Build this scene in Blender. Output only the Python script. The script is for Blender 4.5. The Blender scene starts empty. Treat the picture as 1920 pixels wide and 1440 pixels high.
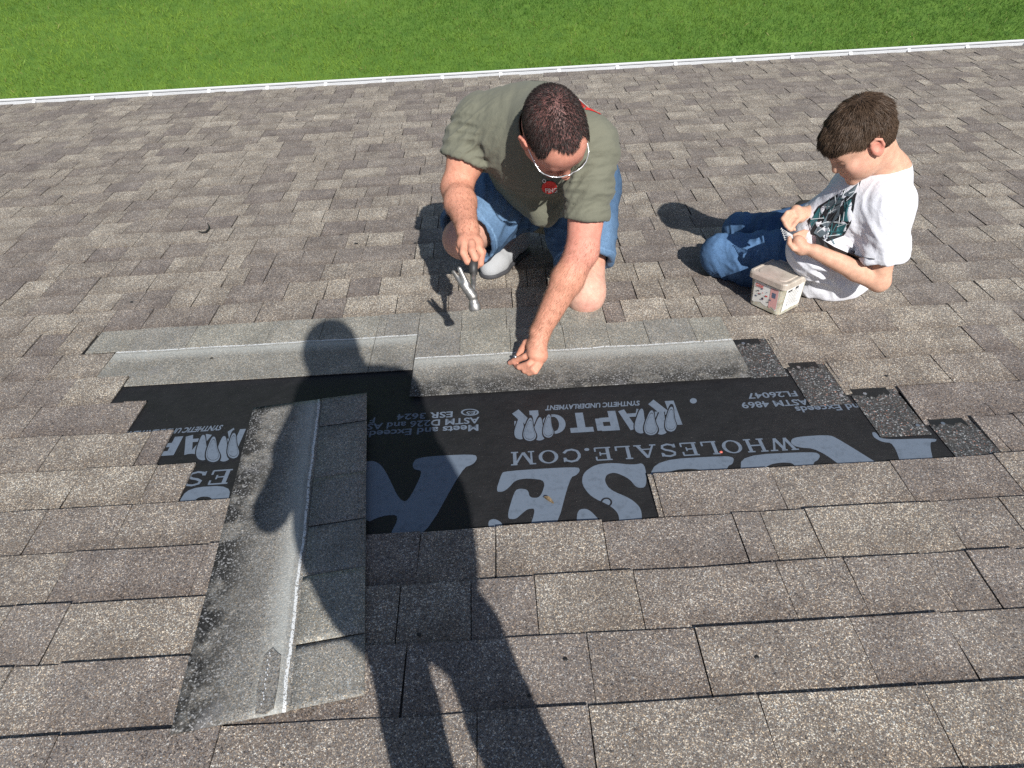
import bpy, bmesh, math, random
import numpy as np
from mathutils import Matrix, Vector
from mathutils.bvhtree import BVHTree

# ------------------------------------------------------------------ camera, sky, sun, exposure
# Building frame ("roof frame"): X along the courses, Y down the slope, Z off the roof surface.
SLOPE = math.radians(20.0)
T = Matrix.Rotation(-SLOPE, 4, 'X')                       # roof frame -> world (Y runs downhill)
F_PX, PITCH, ROLL, CAM_H = 1258.03, 0.63941, 0.05847, 1.20
_d = np.array([0, math.cos(PITCH), -math.sin(PITCH)])
_r0 = np.array([1.0, 0, 0]); _u0 = np.cross(_r0, _d)
_r = _r0*math.cos(ROLL) - _u0*math.sin(ROLL); _u = np.cross(_r, _d)
CAM = np.array([0, 0, CAM_H])

scene = bpy.context.scene
col = scene.collection
cam = bpy.data.cameras.new('camera'); camo = bpy.data.objects.new('camera', cam); col.objects.link(camo)
cam.sensor_fit = 'HORIZONTAL'; cam.sensor_width = 36.0; cam.lens = 36.0*F_PX/1920.0
cam.clip_start = 0.02; cam.clip_end = 400
_m = Matrix.Identity(4)
for i in range(3):
    _m[i][0] = _r[i]; _m[i][1] = _u[i]; _m[i][2] = -_d[i]; _m[i][3] = CAM[i]
camo.matrix_world = T @ _m
scene.camera = camo

def ray(x, y):
    v = _d + (x-960)/F_PX*_r + (720-y)/F_PX*_u
    return v/np.linalg.norm(v)
def G(x, y, z=0.0):                                        # photo pixel -> point at height z over the roof
    v = ray(x, y); return CAM + v*((z-CAM_H)/v[2])
def A(x, y, Y):                                            # photo pixel -> point at distance Y down the slope
    v = ray(x, y); return CAM + v*(Y/v[1])

SUN = ray(682, 704)                                        # direction the sunlight travels (roof frame)
sunw = (T.to_3x3() @ Vector(SUN)).normalized()
sl = bpy.data.lights.new('sun', 'SUN'); sl.energy = 4.6; sl.angle = math.radians(0.53); sl.color = (1.0, 0.97, 0.925)
so = bpy.data.objects.new('sun', sl); col.objects.link(so)
so.rotation_euler = sunw.to_track_quat('-Z', 'Y').to_euler(); so.location = (0, -6, 12)
world = bpy.data.worlds.new('World'); scene.world = world; world.use_nodes = True
wn = world.node_tree.nodes; wl = world.node_tree.links
sky = wn.new('ShaderNodeTexSky'); sky.sky_type = 'NISHITA'; sky.sun_disc = False
sky.sun_elevation = math.asin(max(-1, min(1, -sunw.z)))
sky.sun_rotation = math.atan2(-sunw.x, -sunw.y)
wl.new(sky.outputs[0], wn['Background'].inputs[0]); wn['Background'].inputs[1].default_value = 0.062
scene.view_settings.view_transform = 'Standard'; scene.view_settings.look = 'None'
scene.view_settings.exposure = 0.42; scene.view_settings.gamma = 1.0
scene.view_settings.use_curve_mapping = False
scene.cycles.max_bounces = 6
scene.cycles.use_denoising = False

rng = np.random.default_rng(7)
random.seed(7)

# ------------------------------------------------------------------ object helpers
def tag(o, label=None, cat=None, group=None, kind=None):
    if label: o['label'] = label
    if cat: o['category'] = cat
    if group: o['group'] = group
    if kind: o['kind'] = kind
    return o
def empty(name, base):
    """Empty standing at a thing's base"""
    o = bpy.data.objects.new(name, None); col.objects.link(o); o.empty_display_size = 0.05
    o.location = (T @ Vector(base)); o.rotation_euler = T.to_euler()
    return o
def part(name, me, mat, parent, smooth=False):
    o = bpy.data.objects.new(name, me); col.objects.link(o)
    if mat is not None: me.materials.append(mat)
    if smooth and len(me.polygons): me.polygons.foreach_set('use_smooth', np.ones(len(me.polygons), dtype=bool))
    o.parent = parent
    pw = MW[parent.name] if parent.name in MW else T
    o.matrix_parent_inverse = pw.inverted()
    o.matrix_basis = T
    MW[o.name] = T
    return o
MW = {}
def thing(name, base, label, cat, group=None):
    o = empty(name, base)
    MW[o.name] = Matrix.Translation(T @ Vector(base)) @ T.to_3x3().to_4x4()
    return tag(o, label, cat, group)
def top(name, me, mat, label=None, cat=None, group=None, kind=None, smooth=False, local=True):
    o = bpy.data.objects.new(name, me); col.objects.link(o)
    if mat is not None: me.materials.append(mat)
    if smooth and len(me.polygons): me.polygons.foreach_set('use_smooth', np.ones(len(me.polygons), dtype=bool))
    o.matrix_world = T if local else Matrix.Identity(4)
    MW[o.name] = T if local else Matrix.Identity(4)
    return tag(o, label, cat, group, kind)
def mesh(name, v, f):
    me = bpy.data.meshes.new(name)
    me.from_pydata([tuple(map(float, p)) for p in v], [], [tuple(map(int, q)) for q in f]); me.update()
    return me
def fast_mesh(name, v, f):
    """v (n,3) array, f (m,k) array, all faces with k corners"""
    v = np.ascontiguousarray(v, dtype=np.float32); f = np.ascontiguousarray(f, dtype=np.int32)
    me = bpy.data.meshes.new(name); m, k = f.shape
    me.vertices.add(len(v)); me.vertices.foreach_set('co', v.ravel())
    me.loops.add(m*k); me.loops.foreach_set('vertex_index', f.ravel())
    me.polygons.add(m); me.polygons.foreach_set('loop_start', np.arange(0, m*k, k, dtype=np.int32))
    me.polygons.foreach_set('loop_total', np.full(m, k, dtype=np.int32))
    me.update(calc_edges=True); me.validate()
    return me
def set_float(me, name, vals):
    a = me.attributes.new(name, 'FLOAT', 'POINT'); a.data.foreach_set('value', np.asarray(vals, dtype=np.float32))
def set_col(me, name, rgb):
    a = me.attributes.new(name, 'FLOAT_COLOR', 'POINT')
    c = np.ones((len(rgb), 4), dtype=np.float32); c[:, :3] = rgb; a.data.foreach_set('color', c.ravel())

# ------------------------------------------------------------------ material helpers
class NT:
    def __init__(s, name):
        s.m = bpy.data.materials.new(name); s.m.use_nodes = True; s.n = s.m.node_tree.nodes; s.l = s.m.node_tree.links
        s.b = s.n['Principled BSDF']; s._tc = None
    def new(s, t, **kw):
        x = s.n.new(t)
        for k, v in kw.items(): setattr(x, k, v)
        return x
    def link(s, a, b): s.l.new(a, b)
    def tc(s):
        if s._tc is None: s._tc = s.new('ShaderNodeTexCoord')
        return s._tc.outputs['Object']
    def noise(s, scale, detail=3, rough=0.55, vec=None):
        x = s.new('ShaderNodeTexNoise'); x.inputs['Scale'].default_value = scale; x.inputs['Detail'].default_value = detail
        x.inputs['Roughness'].default_value = rough; s.link(vec if vec is not None else s.tc(), x.inputs['Vector']); return x.outputs['Fac']
    def voro(s, scale, feature='F1', out='Color', vec=None):
        x = s.new('ShaderNodeTexVoronoi', feature=feature); x.inputs['Scale'].default_value = scale
        s.link(vec if vec is not None else s.tc(), x.inputs['Vector']); return x.outputs[out]
    def ramp(s, fac, stops, interp='LINEAR'):
        x = s.new('ShaderNodeValToRGB'); x.color_ramp.interpolation = interp
        e = x.color_ramp.elements
        while len(e) < len(stops): e.new(0.5)
        for i, (p, c) in enumerate(stops):
            e[i].position = p
            c = c if not isinstance(c, (int, float)) else (c, c, c)
            e[i].color = (c[0], c[1], c[2], 1)
        s.link(fac, x.inputs['Fac']); return x.outputs['Color']
    def mix(s, fac, a, b, mode='MIX'):
        x = s.new('ShaderNodeMix', data_type='RGBA', blend_type=mode)
        F_, A_, B_ = x.inputs[0], x.inputs[6], x.inputs[7]
        for sock, val in ((F_, fac), (A_, a), (B_, b)):
            if isinstance(val, (int, float)): sock.default_value = val if sock is F_ else (val, val, val, 1)
            elif isinstance(val, (tuple, list)): sock.default_value = (*val, 1)
            else: s.link(val, sock)
        return x.outputs[2]
    def math(s, op, a, b=0.0, clamp=False):
        x = s.new('ShaderNodeMath', operation=op, use_clamp=clamp)
        for i, val in enumerate((a, b)):
            if isinstance(val, (int, float)): x.inputs[i].default_value = val
            else: s.link(val, x.inputs[i])
        return x.outputs[0]
    def attr(s, name, out='Fac'):
        x = s.new('ShaderNodeAttribute'); x.attribute_name = name; return x.outputs[out]
    def sep(s, vec):
        x = s.new('ShaderNodeSeparateXYZ'); s.link(vec, x.inputs[0]); return x.outputs
    def bump(s, h, strength=0.5, dist=0.001):
        x = s.new('ShaderNodeBump'); x.inputs['Strength'].default_value = strength; x.inputs['Distance'].default_value = dist
        s.link(h, x.inputs['Height']); s.link(x.outputs[0], s.b.inputs['Normal'])
    def col(s, c):
        if isinstance(c, (tuple, list)): s.b.inputs['Base Color'].default_value = (*c, 1)
        else: s.link(c, s.b.inputs['Base Color'])
    def set(s, **kw):
        names = dict(rough='Roughness', metal='Metallic', spec='Specular IOR Level', sss='Subsurface Weight', trans='Transmission Weight', sheen='Sheen Weight', coat='Coat Weight')
        for k, v in kw.items(): s.b.inputs[names[k]].default_value = v
        return s.m

def shingle_material(name, dark, mid, tan, light, band=None):
    """mineral granules: every granule its own colour, patches of lighter and darker blend"""
    t = NT(name)
    gr = t.new('ShaderNodeSeparateColor'); t.link(t.voro(640), gr.inputs[0])
    cl = t.new('ShaderNodeSeparateColor'); t.link(t.voro(340), cl.inputs[0])
    tint = t.attr('tint')
    patch = t.noise(9, 4)
    blend = t.math('ADD', t.math('MULTIPLY', gr.outputs[0], 0.62), t.math('MULTIPLY', cl.outputs[0], 0.38))
    shift = t.math('ADD', t.math('MULTIPLY', tint, 0.092), t.math('MULTIPLY', t.math('SUBTRACT', patch, 0.5), 0.44))
    fac = t.math('ADD', blend, shift, clamp=True)
    c = t.ramp(fac, [(0.06, dark), (0.34, mid), (0.59, mid), (0.77, tan), (0.94, light)])
    hue = t.ramp(gr.outputs[1], [(0.0, (0.78, 0.92, 1.10)), (0.22, (0.94, 0.98, 1.0)), (0.5, (1, 1, 1)), (0.75, (1.05, 0.98, 0.92)), (1.0, (1.20, 1.02, 0.78))])
    c = t.mix(1.0, c, hue, 'MULTIPLY')
    warm = t.ramp(t.math('ADD', tint, 0.5, clamp=True), [(0.0, (0.995, 0.972, 0.955)), (1.0, (1.03, 1.015, 0.945))])
    c = t.mix(1.0, c, warm, 'MULTIPLY')
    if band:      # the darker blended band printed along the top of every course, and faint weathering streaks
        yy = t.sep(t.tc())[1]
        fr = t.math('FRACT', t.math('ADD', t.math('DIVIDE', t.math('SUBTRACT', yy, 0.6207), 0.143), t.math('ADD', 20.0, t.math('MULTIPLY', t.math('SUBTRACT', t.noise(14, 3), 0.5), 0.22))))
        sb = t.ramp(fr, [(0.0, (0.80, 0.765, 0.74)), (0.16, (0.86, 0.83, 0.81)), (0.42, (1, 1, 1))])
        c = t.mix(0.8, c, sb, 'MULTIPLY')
        scuff = t.math('MULTIPLY', t.math('SUBTRACT', t.noise(2.2, 5, 0.6), 0.45), 1.4, clamp=True)
        c = t.mix(t.math('MULTIPLY', scuff, 0.35), c, (0.33, 0.305, 0.28))
    t.col(c)
    t.bump(t.math('ADD', gr.outputs[2], t.math('MULTIPLY', cl.outputs[2], 0.8)), 0.55, 0.0012)
    return t, c

# ------------------------------------------------------------------ materials
_t, _c = shingle_material('old_shingle_granules', (0.032, 0.029, 0.030), (0.180, 0.159, 0.149), (0.365, 0.328, 0.290), (0.82, 0.77, 0.70), band=True)
M_OLD = _t.set(rough=0.92, spec=0.25)

def patch_shingle_material():
    """new shingle: grey granules, sealant line and chalky band, soot-dark headlap; 'across' = metres from the line"""
    t, c = shingle_material('new_shingle_granules', (0.075, 0.075, 0.073), (0.225, 0.223, 0.212), (0.38, 0.37, 0.345), (0.66, 0.64, 0.59))
    ac = t.attr('across'); st = t.attr('stain')
    n1 = t.noise(14, 5, 0.65); n2 = t.noise(260, 2)
    wob = t.math('ADD', ac, t.math('ADD', t.math('MULTIPLY', t.math('SUBTRACT', t.noise(60, 3), 0.5), 0.005), t.math('MULTIPLY', t.math('SUBTRACT', t.noise(8, 2), 0.5), 0.012)))
    # black loose granules on the headlap
    far = t.math('MULTIPLY', t.math('SUBTRACT', wob, 0.055), 9.0, clamp=True)
    blk = t.math('MULTIPLY', t.math('MULTIPLY', far, st), t.math('MULTIPLY', t.math('SUBTRACT', n1, 0.31), 5.2, clamp=True), clamp=True)
    speck = t.new('ShaderNodeSeparateColor'); t.link(t.voro(330), speck.inputs[0])
    black = t.ramp(speck.outputs[0], [(0.0, 0.008), (0.62, 0.022), (0.84, 0.10), (0.96, 0.34)])
    c = t.mix(blk, c, black)
    # chalky white smear below the line, on the headlap side
    sm = t.ramp(wob, [(0.0, 0.0), (0.001, 0.5), (0.010, 0.45), (0.016, 0.85), (0.026, 0.70), (0.066, 0.0)])
    sm = t.math('MULTIPLY', sm, t.math('ADD', t.math('MULTIPLY', n2, 0.7), 0.35), clamp=True)
    c = t.mix(t.math('MULTIPLY', sm, 0.85), c, (0.56, 0.58, 0.55))
    line = t.math('MULTIPLY', t.math('LESS_THAN', t.math('ABSOLUTE', wob), 0.0030), t.math('GREATER_THAN', n2, 0.43))
    c = t.mix(t.math('MULTIPLY', line, 0.95), c, (0.74, 0.76, 0.76))
    # grey scuffs
    sc = t.math('MULTIPLY', t.math('MULTIPLY', t.math('SUBTRACT', t.noise(11, 3), 0.60), 5.0, clamp=True), t.math('MULTIPLY', far, 0.45))
    c = t.mix(sc, c, (0.30, 0.30, 0.32))
    t.col(c); return t.set(rough=0.9, spec=0.25)
M_NEW = patch_shingle_material()

def headlap_material():
    t = NT('bare_headlap_asphalt')
    sp = t.new('ShaderNodeSeparateColor'); t.link(t.voro(330), sp.inputs[0])
    c = t.ramp(sp.outputs[0], [(0.0, 0.022), (0.5, 0.046), (0.78, 0.085), (0.92, 0.19), (0.985, 0.42)])
    hue = t.ramp(sp.outputs[1], [(0.0, (0.9, 0.95, 1.0)), (0.86, (1, 1, 0.96)), (0.93, (1.5, 0.8, 0.6))])
    c = t.mix(1.0, c, hue, 'MULTIPLY')
    c = t.mix(t.math('MULTIPLY', t.math('SUBTRACT', t.noise(18, 4), 0.5), 2.0, clamp=True), c, (0.075, 0.062, 0.048))
    t.col(c); t.bump(sp.outputs[2], 0.5, 0.0012); return t.set(rough=0.85)
M_LAP = headlap_material()

def flat(name, c, rough=0.7, metal=0.0, vary=0.12, scale=30, bump=0.0, spec=0.5):
    t = NT(name); n = t.noise(scale, 4)
    lo = tuple(x*(1-vary) for x in c); hi = tuple(min(1, x*(1+vary)) for x in c)
    t.col(t.ramp(n, [(0.3, lo), (0.7, hi)]))
    if bump: t.bump(t.noise(scale*6, 3), bump, 0.002)
    return t.set(rough=rough, metal=metal, spec=spec)

def underlay_material():
    t = NT('woven_black_underlayment')
    w = t.new('ShaderNodeTexWave', wave_type='BANDS', bands_direction='Y'); w.inputs['Scale'].default_value = 120
    w.inputs['Distortion'].default_value = 0.6; t.link(t.tc(), w.inputs['Vector'])
    dust = t.noise(16, 5, 0.7)
    c = t.ramp(dust, [(0.35, (0.0085, 0.0085, 0.010)), (0.66, (0.014, 0.014, 0.016)), (0.9, (0.036, 0.035, 0.035))])
    sp = t.math('GREATER_THAN', t.noise(420, 2), 0.735)
    c = t.mix(t.math('MULTIPLY', sp, 0.6), c, (0.25, 0.24, 0.22))
    t.col(c); t.bump(t.math('ADD', t.math('MULTIPLY', w.outputs['Fac'], 0.5), t.math('MULTIPLY', t.noise(22, 4), 5.0)), 0.6, 0.002)
    return t.set(rough=0.62, spec=0.35)
M_UND = underlay_material()
def print_material():
    t = NT('pale_blue_grey_print')
    w = t.new('ShaderNodeTexWave', wave_type='BANDS', bands_direction='Y'); w.inputs['Scale'].default_value = 120
    t.link(t.tc(), w.inputs['Vector'])
    wear = t.math('MULTIPLY', t.math('SUBTRACT', t.noise(45, 6, 0.75), 0.50), 4.0, clamp=True)
    c = t.mix(t.math('MULTIPLY', w.outputs['Fac'], 0.35), (0.150, 0.185, 0.235), (0.080, 0.103, 0.140))
    c = t.mix(t.math('MULTIPLY', wear, 0.5), c, (0.04, 0.05, 0.06))
    t.col(c); return t.set(rough=0.6, spec=0.35)
M_PRT = print_material()
M_WHITE = flat('white_aluminium', (0.66, 0.67, 0.68), 0.4, vary=0.05, scale=3)
M_DECK = flat('roof_deck_felt', (0.03, 0.028, 0.026), 0.9)
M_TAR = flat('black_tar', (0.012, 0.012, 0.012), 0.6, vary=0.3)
M_BEAD = flat('pale_bead', (0.60, 0.62, 0.64), 0.6)
M_NAIL = flat('galvanised_nail', (0.55, 0.55, 0.56), 0.35, metal=0.9)
M_NAILW = flat('bright_nail_shank', (0.75, 0.76, 0.76), 0.45, metal=0.3)

# ------------------------------------------------------------------ the roof: deck, courses of shingle tabs
E_ = 0.143; Y0 = 0.6207
def YK(k): return Y0 + E_*k
XL, XR = -5.6, 5.8
K_LAST = 35                                               # eave course
Y_EAVE = YK(K_LAST)
K_FIRST = -14
def box_mesh(name, x0, x1, y0, y1, z0, z1):
    v = [(x0,y0,z0),(x1,y0,z0),(x1,y1,z0),(x0,y1,z0),(x0,y0,z1),(x1,y0,z1),(x1,y1,z1),(x0,y1,z1)]
    f = [(0,3,2,1),(4,5,6,7),(0,1,5,4),(1,2,6,5),(2,3,7,6),(3,0,4,7)]
    return mesh(name, v, f)
roof = top('roof', box_mesh('roof', XL, XR, YK(K_FIRST-1), Y_EAVE-0.012, -0.03, 0.0), M_DECK, kind='structure')
roof['label'] = 'brown asphalt shingle roof slope'

# joints read off the photograph: a pixel on each joint line
JP = [(109,1391),(410,1385),(895,1350),(1105,1340),(1428,1330),(1738,1312),
 (90,1290),(758,1270),(1108,1250),(1318,1240),(1622,1225),(1800,1215),
 (104,1190),(745,1160),(883,1130),(1006,1140),(1199,1130),(1477,1115),(1595,1080),(1767,1097),
 (110,1090),(378,1060),(785,1050),(931,1040),(1138,1028),(1390,1012),(1440,1000),(1530,1005),(1785,990),
 (62,1005),(226,992),(1236,935),(1461,920),(1697,909),
 (276,912),(1905,905),(87,861),(264,848),(48,803),(209,793),(1844,753),(119,748),(1772,700),(1579,710),(1876,825),
 (91,702),(1466,665),(1648,654),(1830,643),
 (108,655),(60,650),(1795,590),(1560,600),(1680,612),(30,690)]
GAPS = {}                                                  # course -> (x0, x1) with the old shingles torn away
def xpx(x, y): return float(G(x, y, 0.004)[0])
def course_of(y): return math.ceil((y - Y0)/E_ - 1e-6)
GAPS[4] = (xpx(540, 975), xpx(1224, 932))
GAPS[5] = (xpx(350, 907), xpx(1853, 823))
GAPS[6] = (xpx(306, 846), xpx(1711, 765))
GAPS[7] = (xpx(252, 792), xpx(1572, 713))
GAPS[8] = (xpx(219, 741), xpx(1458, 668))
GAPS[9] = (xpx(190, 696), xpx(1362, 625))
GAPS[10] = (xpx(160, 656), xpx(1135, 600))
joints = {}
for (x, y) in JP:
    P = G(x, y, 0.004); joints.setdefault(course_of(P[1]), []).append(float(P[0]))

def tab_verts(x0, x1, k, zb, jit=True, lift=0.0, ynear=None):
    """one shingle tab: wedge slab, butt end raised, near end tucked under the next course"""
    yf = YK(k); yn = YK(k-1)-0.014 if ynear is None else ynear
    g = 0.0011 if k < 10 else 0.0016
    n = max(1, int((x1-x0)/0.11))
    xs = np.linspace(x0+g, x1-g, n+1)
    v = []; f = []
    dz = rng.normal(0, 0.0008, n+1) + (0.0016 if rng.random() < 0.15 else 0.0) if jit else np.zeros(n+1)
    dy = rng.normal(0, 0.0011, n+1) + rng.normal(0, 0.0013) if jit else np.zeros(n+1)
    sx = rng.normal(0, 0.0016) if jit else 0
    for i, x in enumerate(xs):
        yb = yf + dy[i]
        zt = zb + dz[i] + lift
        v += [(x+sx, yn, 0.0018+lift), (x+sx, yn, 0.0030+lift), (x, yb, zt), (x, yb-0.0006, max(0.0016, zt-0.0058))]
        if i:
            a = 4*(i-1); b = 4*i
            f += [(a+1,b+1,b+2,a+2), (a+2,b+2,b+3,a+3), (a,a+3,b+3,b), (a,b,b+1,a+1)]
    f += [(0,1,2,3)]; e = 4*n; f += [(e+3,e+2,e+1,e)]
    return v, f

CARD = []                                                 # (k, x0, x1, z, tint)
for k in range(K_FIRST, K_LAST+1):
    lo, hi = XL, XR
    meas = sorted(joints.get(k, []))
    xs = []
    x = lo + random.uniform(0, 0.2)
    while x < hi:
        xs.append(x); x += random.choice((0.10, 0.13, 0.165, 0.19, 0.22, 0.26, 0.30) if k < 8 else (0.075, 0.09, 0.11, 0.13, 0.15, 0.18, 0.22))*random.uniform(0.92, 1.08)
    if meas:
        a, b = meas[0]-0.07, meas[-1]+0.07
        inner = list(meas)
        xs = [q for q in xs if q < a] + inner + [q for q in xs if q > b]
    xs = [lo] + sorted(xs) + [hi]
    if k in GAPS:
        g0, g1 = GAPS[k]
        xs = sorted([q for q in xs if not (g0-0.012 < q < g1+0.012)] + [g0, g1])
    high = random.random() < 0.5
    for x0, x1 in zip(xs[:-1], xs[1:]):
        if x1-x0 < 0.006: continue
        if k in GAPS and x0 >= GAPS[k][0]-1e-6 and x1 <= GAPS[k][1]+1e-6: continue
        high = not high if random.random() < 0.82 else high
        z = 0.0112 if high else 0.0086
        tint = random.choice((-0.55, -0.35, -0.2, 0.0, 0.25, 0.5, 0.75)) + random.uniform(-0.12, 0.12)
        if k > 9: tint = tint*1.2 + 0.22
        elif k < 5: tint = tint*0.60 - 0.05
        CARD.append((k, x0, x1, z, tint))
# the ones that show largest are objects of their own: rank by nearness to the camera, inside the picture
def in_view(x, y, pad=0.0):
    q = np.array([x, y, 0]) - CAM; w = q@_d
    if w < 0.05: return False
    return abs(q@_r/w*F_PX) < 960*(1+pad) and abs(q@_u/w*F_PX) < 720*(1+pad)
def size_px(c):
    k, x0, x1, z, t = c; y = YK(k)-E_/2
    if not (in_view(x0, y) or in_view(x1, y) or in_view((x0+x1)/2, y)): return 0
    q = np.array([(x0+x1)/2, y, 0]) - CAM
    return (x1-x0)/((q@_d)**3)
CARD.sort(key=size_px, reverse=True)
SV = []; SF = []; ST = []; nv = 0
for i, c in enumerate(CARD):
    k, x0, x1, z, tint = c
    v, f = tab_verts(x0, x1, k, z)
    if i < 300 and size_px(c) > 0:
        me = mesh('shingle', v, f); set_float(me, 'tint', [tint]*len(v))
        part('shingle', me, M_OLD, roof)
    else:
        SV += v; SF += [tuple(a+nv for a in q) for q in f]; ST += [tint]*len(v); nv += len(v)
me = mesh('shingle_field', SV, SF); set_float(me, 'tint', ST)
o = part('shingle_field', me, M_OLD, roof); o['kind'] = 'stuff'

# fascia and soffit behind the gutter, in world axes
eave = T @ Vector((0, Y_EAVE, 0))
def wbox(name, x0, x1, y0, y1, z0, z1): return box_mesh(name, x0, x1, y0, y1, z0, z1)
def wpart(name, me, mat, parent):
    o = bpy.data.objects.new(name, me); col.objects.link(o); me.materials.append(mat); o.parent = parent
    o.matrix_parent_inverse = MW[parent.name].inverted(); MW[o.name] = Matrix.Identity(4); return o
wpart('fascia_board', wbox('fascia_board', XL, XR, eave.y-0.045, eave.y-0.022, eave.z-0.22, eave.z-0.038), M_WHITE, roof)
wpart('soffit', wbox('soffit', XL, XR, eave.y-0.45, eave.y-0.046, eave.z-0.23, eave.z-0.215), M_WHITE, roof)
M_SIDING = flat('pale_siding', (0.6, 0.58, 0.53), 0.7)
wall = top('house_wall', wbox('house_wall', XL+0.3, XR-0.3, eave.y-5.5, eave.y-0.42, eave.z-2.75, eave.z-0.26), M_SIDING,
           'pale siding wall of the house under the eave', 'wall', local=False)

# gutter: open trough with a rolled lip and strap hangers
def gutter():
    y, z = eave.y-0.020, eave.z-0.022
    prof = [(0.0, 0.0), (0.0, -0.105), (0.085, -0.105), (0.098, -0.070), (0.112, -0.040), (0.112, -0.002), (0.115, -0.002), (0.115, -0.026), (0.131, -0.026), (0.131, 0.004), (0.146, 0.004), (0.146, -0.020),
            (0.140, -0.030), (0.116, -0.042), (0.102, -0.072), (0.088, -0.109), (-0.001, -0.109), (-0.001, 0.0)]
    v = []; f = []
    n = len(prof)
    for x in (XL, XR):
        v += [(x, y+a, z+b) for a, b in prof]
    for i in range(n):
        j = (i+1) % n; f.append((i, j, n+j, n+i))
    g = bpy.data.objects.new('gutter', None); col.objects.link(g); g.location = (0, y, z); MW['gutter'] = Matrix.Translation((0, y, z))
    tag(g, 'white metal rain gutter running along the eave above the lawn', 'gutter')
    me = mesh('trough', v, f); o = wpart('trough', me, M_WHITE, g)
    wpart('lip_gap_shade', wbox('lip_gap_shade', XL, XR, y+0.1153, y+0.1307, z-0.022, z-0.006), M_TAR, g)  # black strip added in the groove, painting the shade of the open gap
    x = XL+0.11
    hm = None
    while x < XR:
        vv = [(-0.013, 0.0, -0.012), (0.013, 0.0, -0.012), (0.013, 0.06, -0.022), (-0.013, 0.06, -0.022), (0.013, 0.085, -0.016), (-0.013, 0.085, -0.016), (0.013, 0.119, 0.0005), (-0.013, 0.119, 0.0005)]
        vv2 = [(a, b, c-0.002) for a, b, c in vv]
        ff = [(0,1,2,3), (3,2,4,5), (5,4,6,7)]
        ff2 = [tuple(8+i for i in reversed(q)) for q in ff]
        if hm is None:
            hm = mesh('hanger', vv+vv2, ff+ff2+[(0,8,9,1),(7,6,14,15),(1,9,10,2),(2,10,12,4),(4,12,14,6),(0,3,11,8),(3,5,13,11),(5,7,15,13)]); hm.materials.append(M_WHITE)
        h = bpy.data.objects.new('hanger', hm); col.objects.link(h); h.parent = g
        h.matrix_parent_inverse = MW['gutter'].inverted(); h.location = (x, y, z)
        x += 0.462
    # the drip edge under the last course
    wpart('drip_edge', wbox('drip_edge', XL, XR, eave.y-0.021, eave.y+0.003, eave.z-0.021, eave.z-0.012), M_WHITE, g)
gutter()

# ------------------------------------------------------------------ lawn far below the eave
ZL = eave.z - 2.75
def lawn():
    t = NT('lawn_soil'); t.col(t.ramp(t.noise(5, 5), [(0.3, (0.055, 0.125, 0.012)), (0.7, (0.095, 0.180, 0.020))])); m = t.set(rough=0.95)
    v = [(-60, -20, ZL), (60, -20, ZL), (60, 80, ZL), (-60, 80, ZL)]
    top('ground', mesh('ground', v, [(0, 1, 2, 3)]), m, kind='structure', local=False)
    t = NT('grass_blades')
    t.col(t.attr('gcol', 'Color')); t.b.inputs['Transmission Weight'].default_value = 0.0; t.b.inputs['Subsurface Weight'].default_value = 0.0
    gm = t.set(rough=0.55, spec=0.3)
    n = 800000
    x = rng.uniform(-13.0, 13.5, n); y = rng.uniform(eave.y+0.8, 19.0, n)
    keep = (np.abs(x) < 0.62*y + 1.8) | (rng.random(n) < 0.45); keep &= (y < 15.5) | (rng.random(n) < 0.4)
    x, y = x[keep], y[keep]; n = len(x)
    h = rng.uniform(0.028, 0.066, n)*(0.8+0.4*rng.random(n)); w = rng.uniform(0.003, 0.006, n)
    a = rng.uniform(0, 2*np.pi, n); lean = rng.normal(0, 0.45, n); la = rng.uniform(0, 2*np.pi, n)
    # tufty clumps
    cl = np.sin(x*7.3+np.sin(y*5.1)*1.7)*np.sin(y*6.7+np.sin(x*4.3)*1.9)
    h *= 1+0.25*cl
    dx, dy = np.cos(a)*w/2, np.sin(a)*w/2
    tx, ty = x+np.cos(la)*h*lean, y+np.sin(la)*h*lean
    V = np.stack([np.stack([x-dx, y-dy, np.full(n, ZL)], 1), np.stack([x+dx, y+dy, np.full(n, ZL)], 1),
                  np.stack([(x+tx)/2+dx*0.7, (y+ty)/2+dy*0.7, ZL+h*0.62], 1), np.stack([tx, ty, ZL+h], 1)], 1).reshape(-1, 3)
    Fq = np.arange(4*n).reshape(n, 4)
    me = fast_mesh('grass', V, Fq)
    big = np.sin(x*0.45+1.2)*np.cos(y*0.8-x*0.22+0.4) + 0.6*np.sin(x*1.3+y*0.9)*np.sin(y*1.7) 
    mow = np.sin((y*0.93-x*0.2)*2*np.pi/2.3)
    yel = np.clip(0.42+0.26*big+0.22*mow+0.18*cl + rng.normal(0, 0.22, n) - 0.045*x, 0, 1)[:, None]
    g0 = np.array([0.048, 0.128, 0.013]); g1 = np.array([0.195, 0.305, 0.042])
    c = g0*(1-yel) + g1*yel
    dead = rng.random(n) < 0.03; c[dead] = (0.24, 0.22, 0.08)
    set_col(me, 'gcol', np.repeat(c, 4, 0))
    top('grass', me, gm, 'mown green lawn below the eave', 'grass', kind='stuff', local=False)
lawn()

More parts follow.
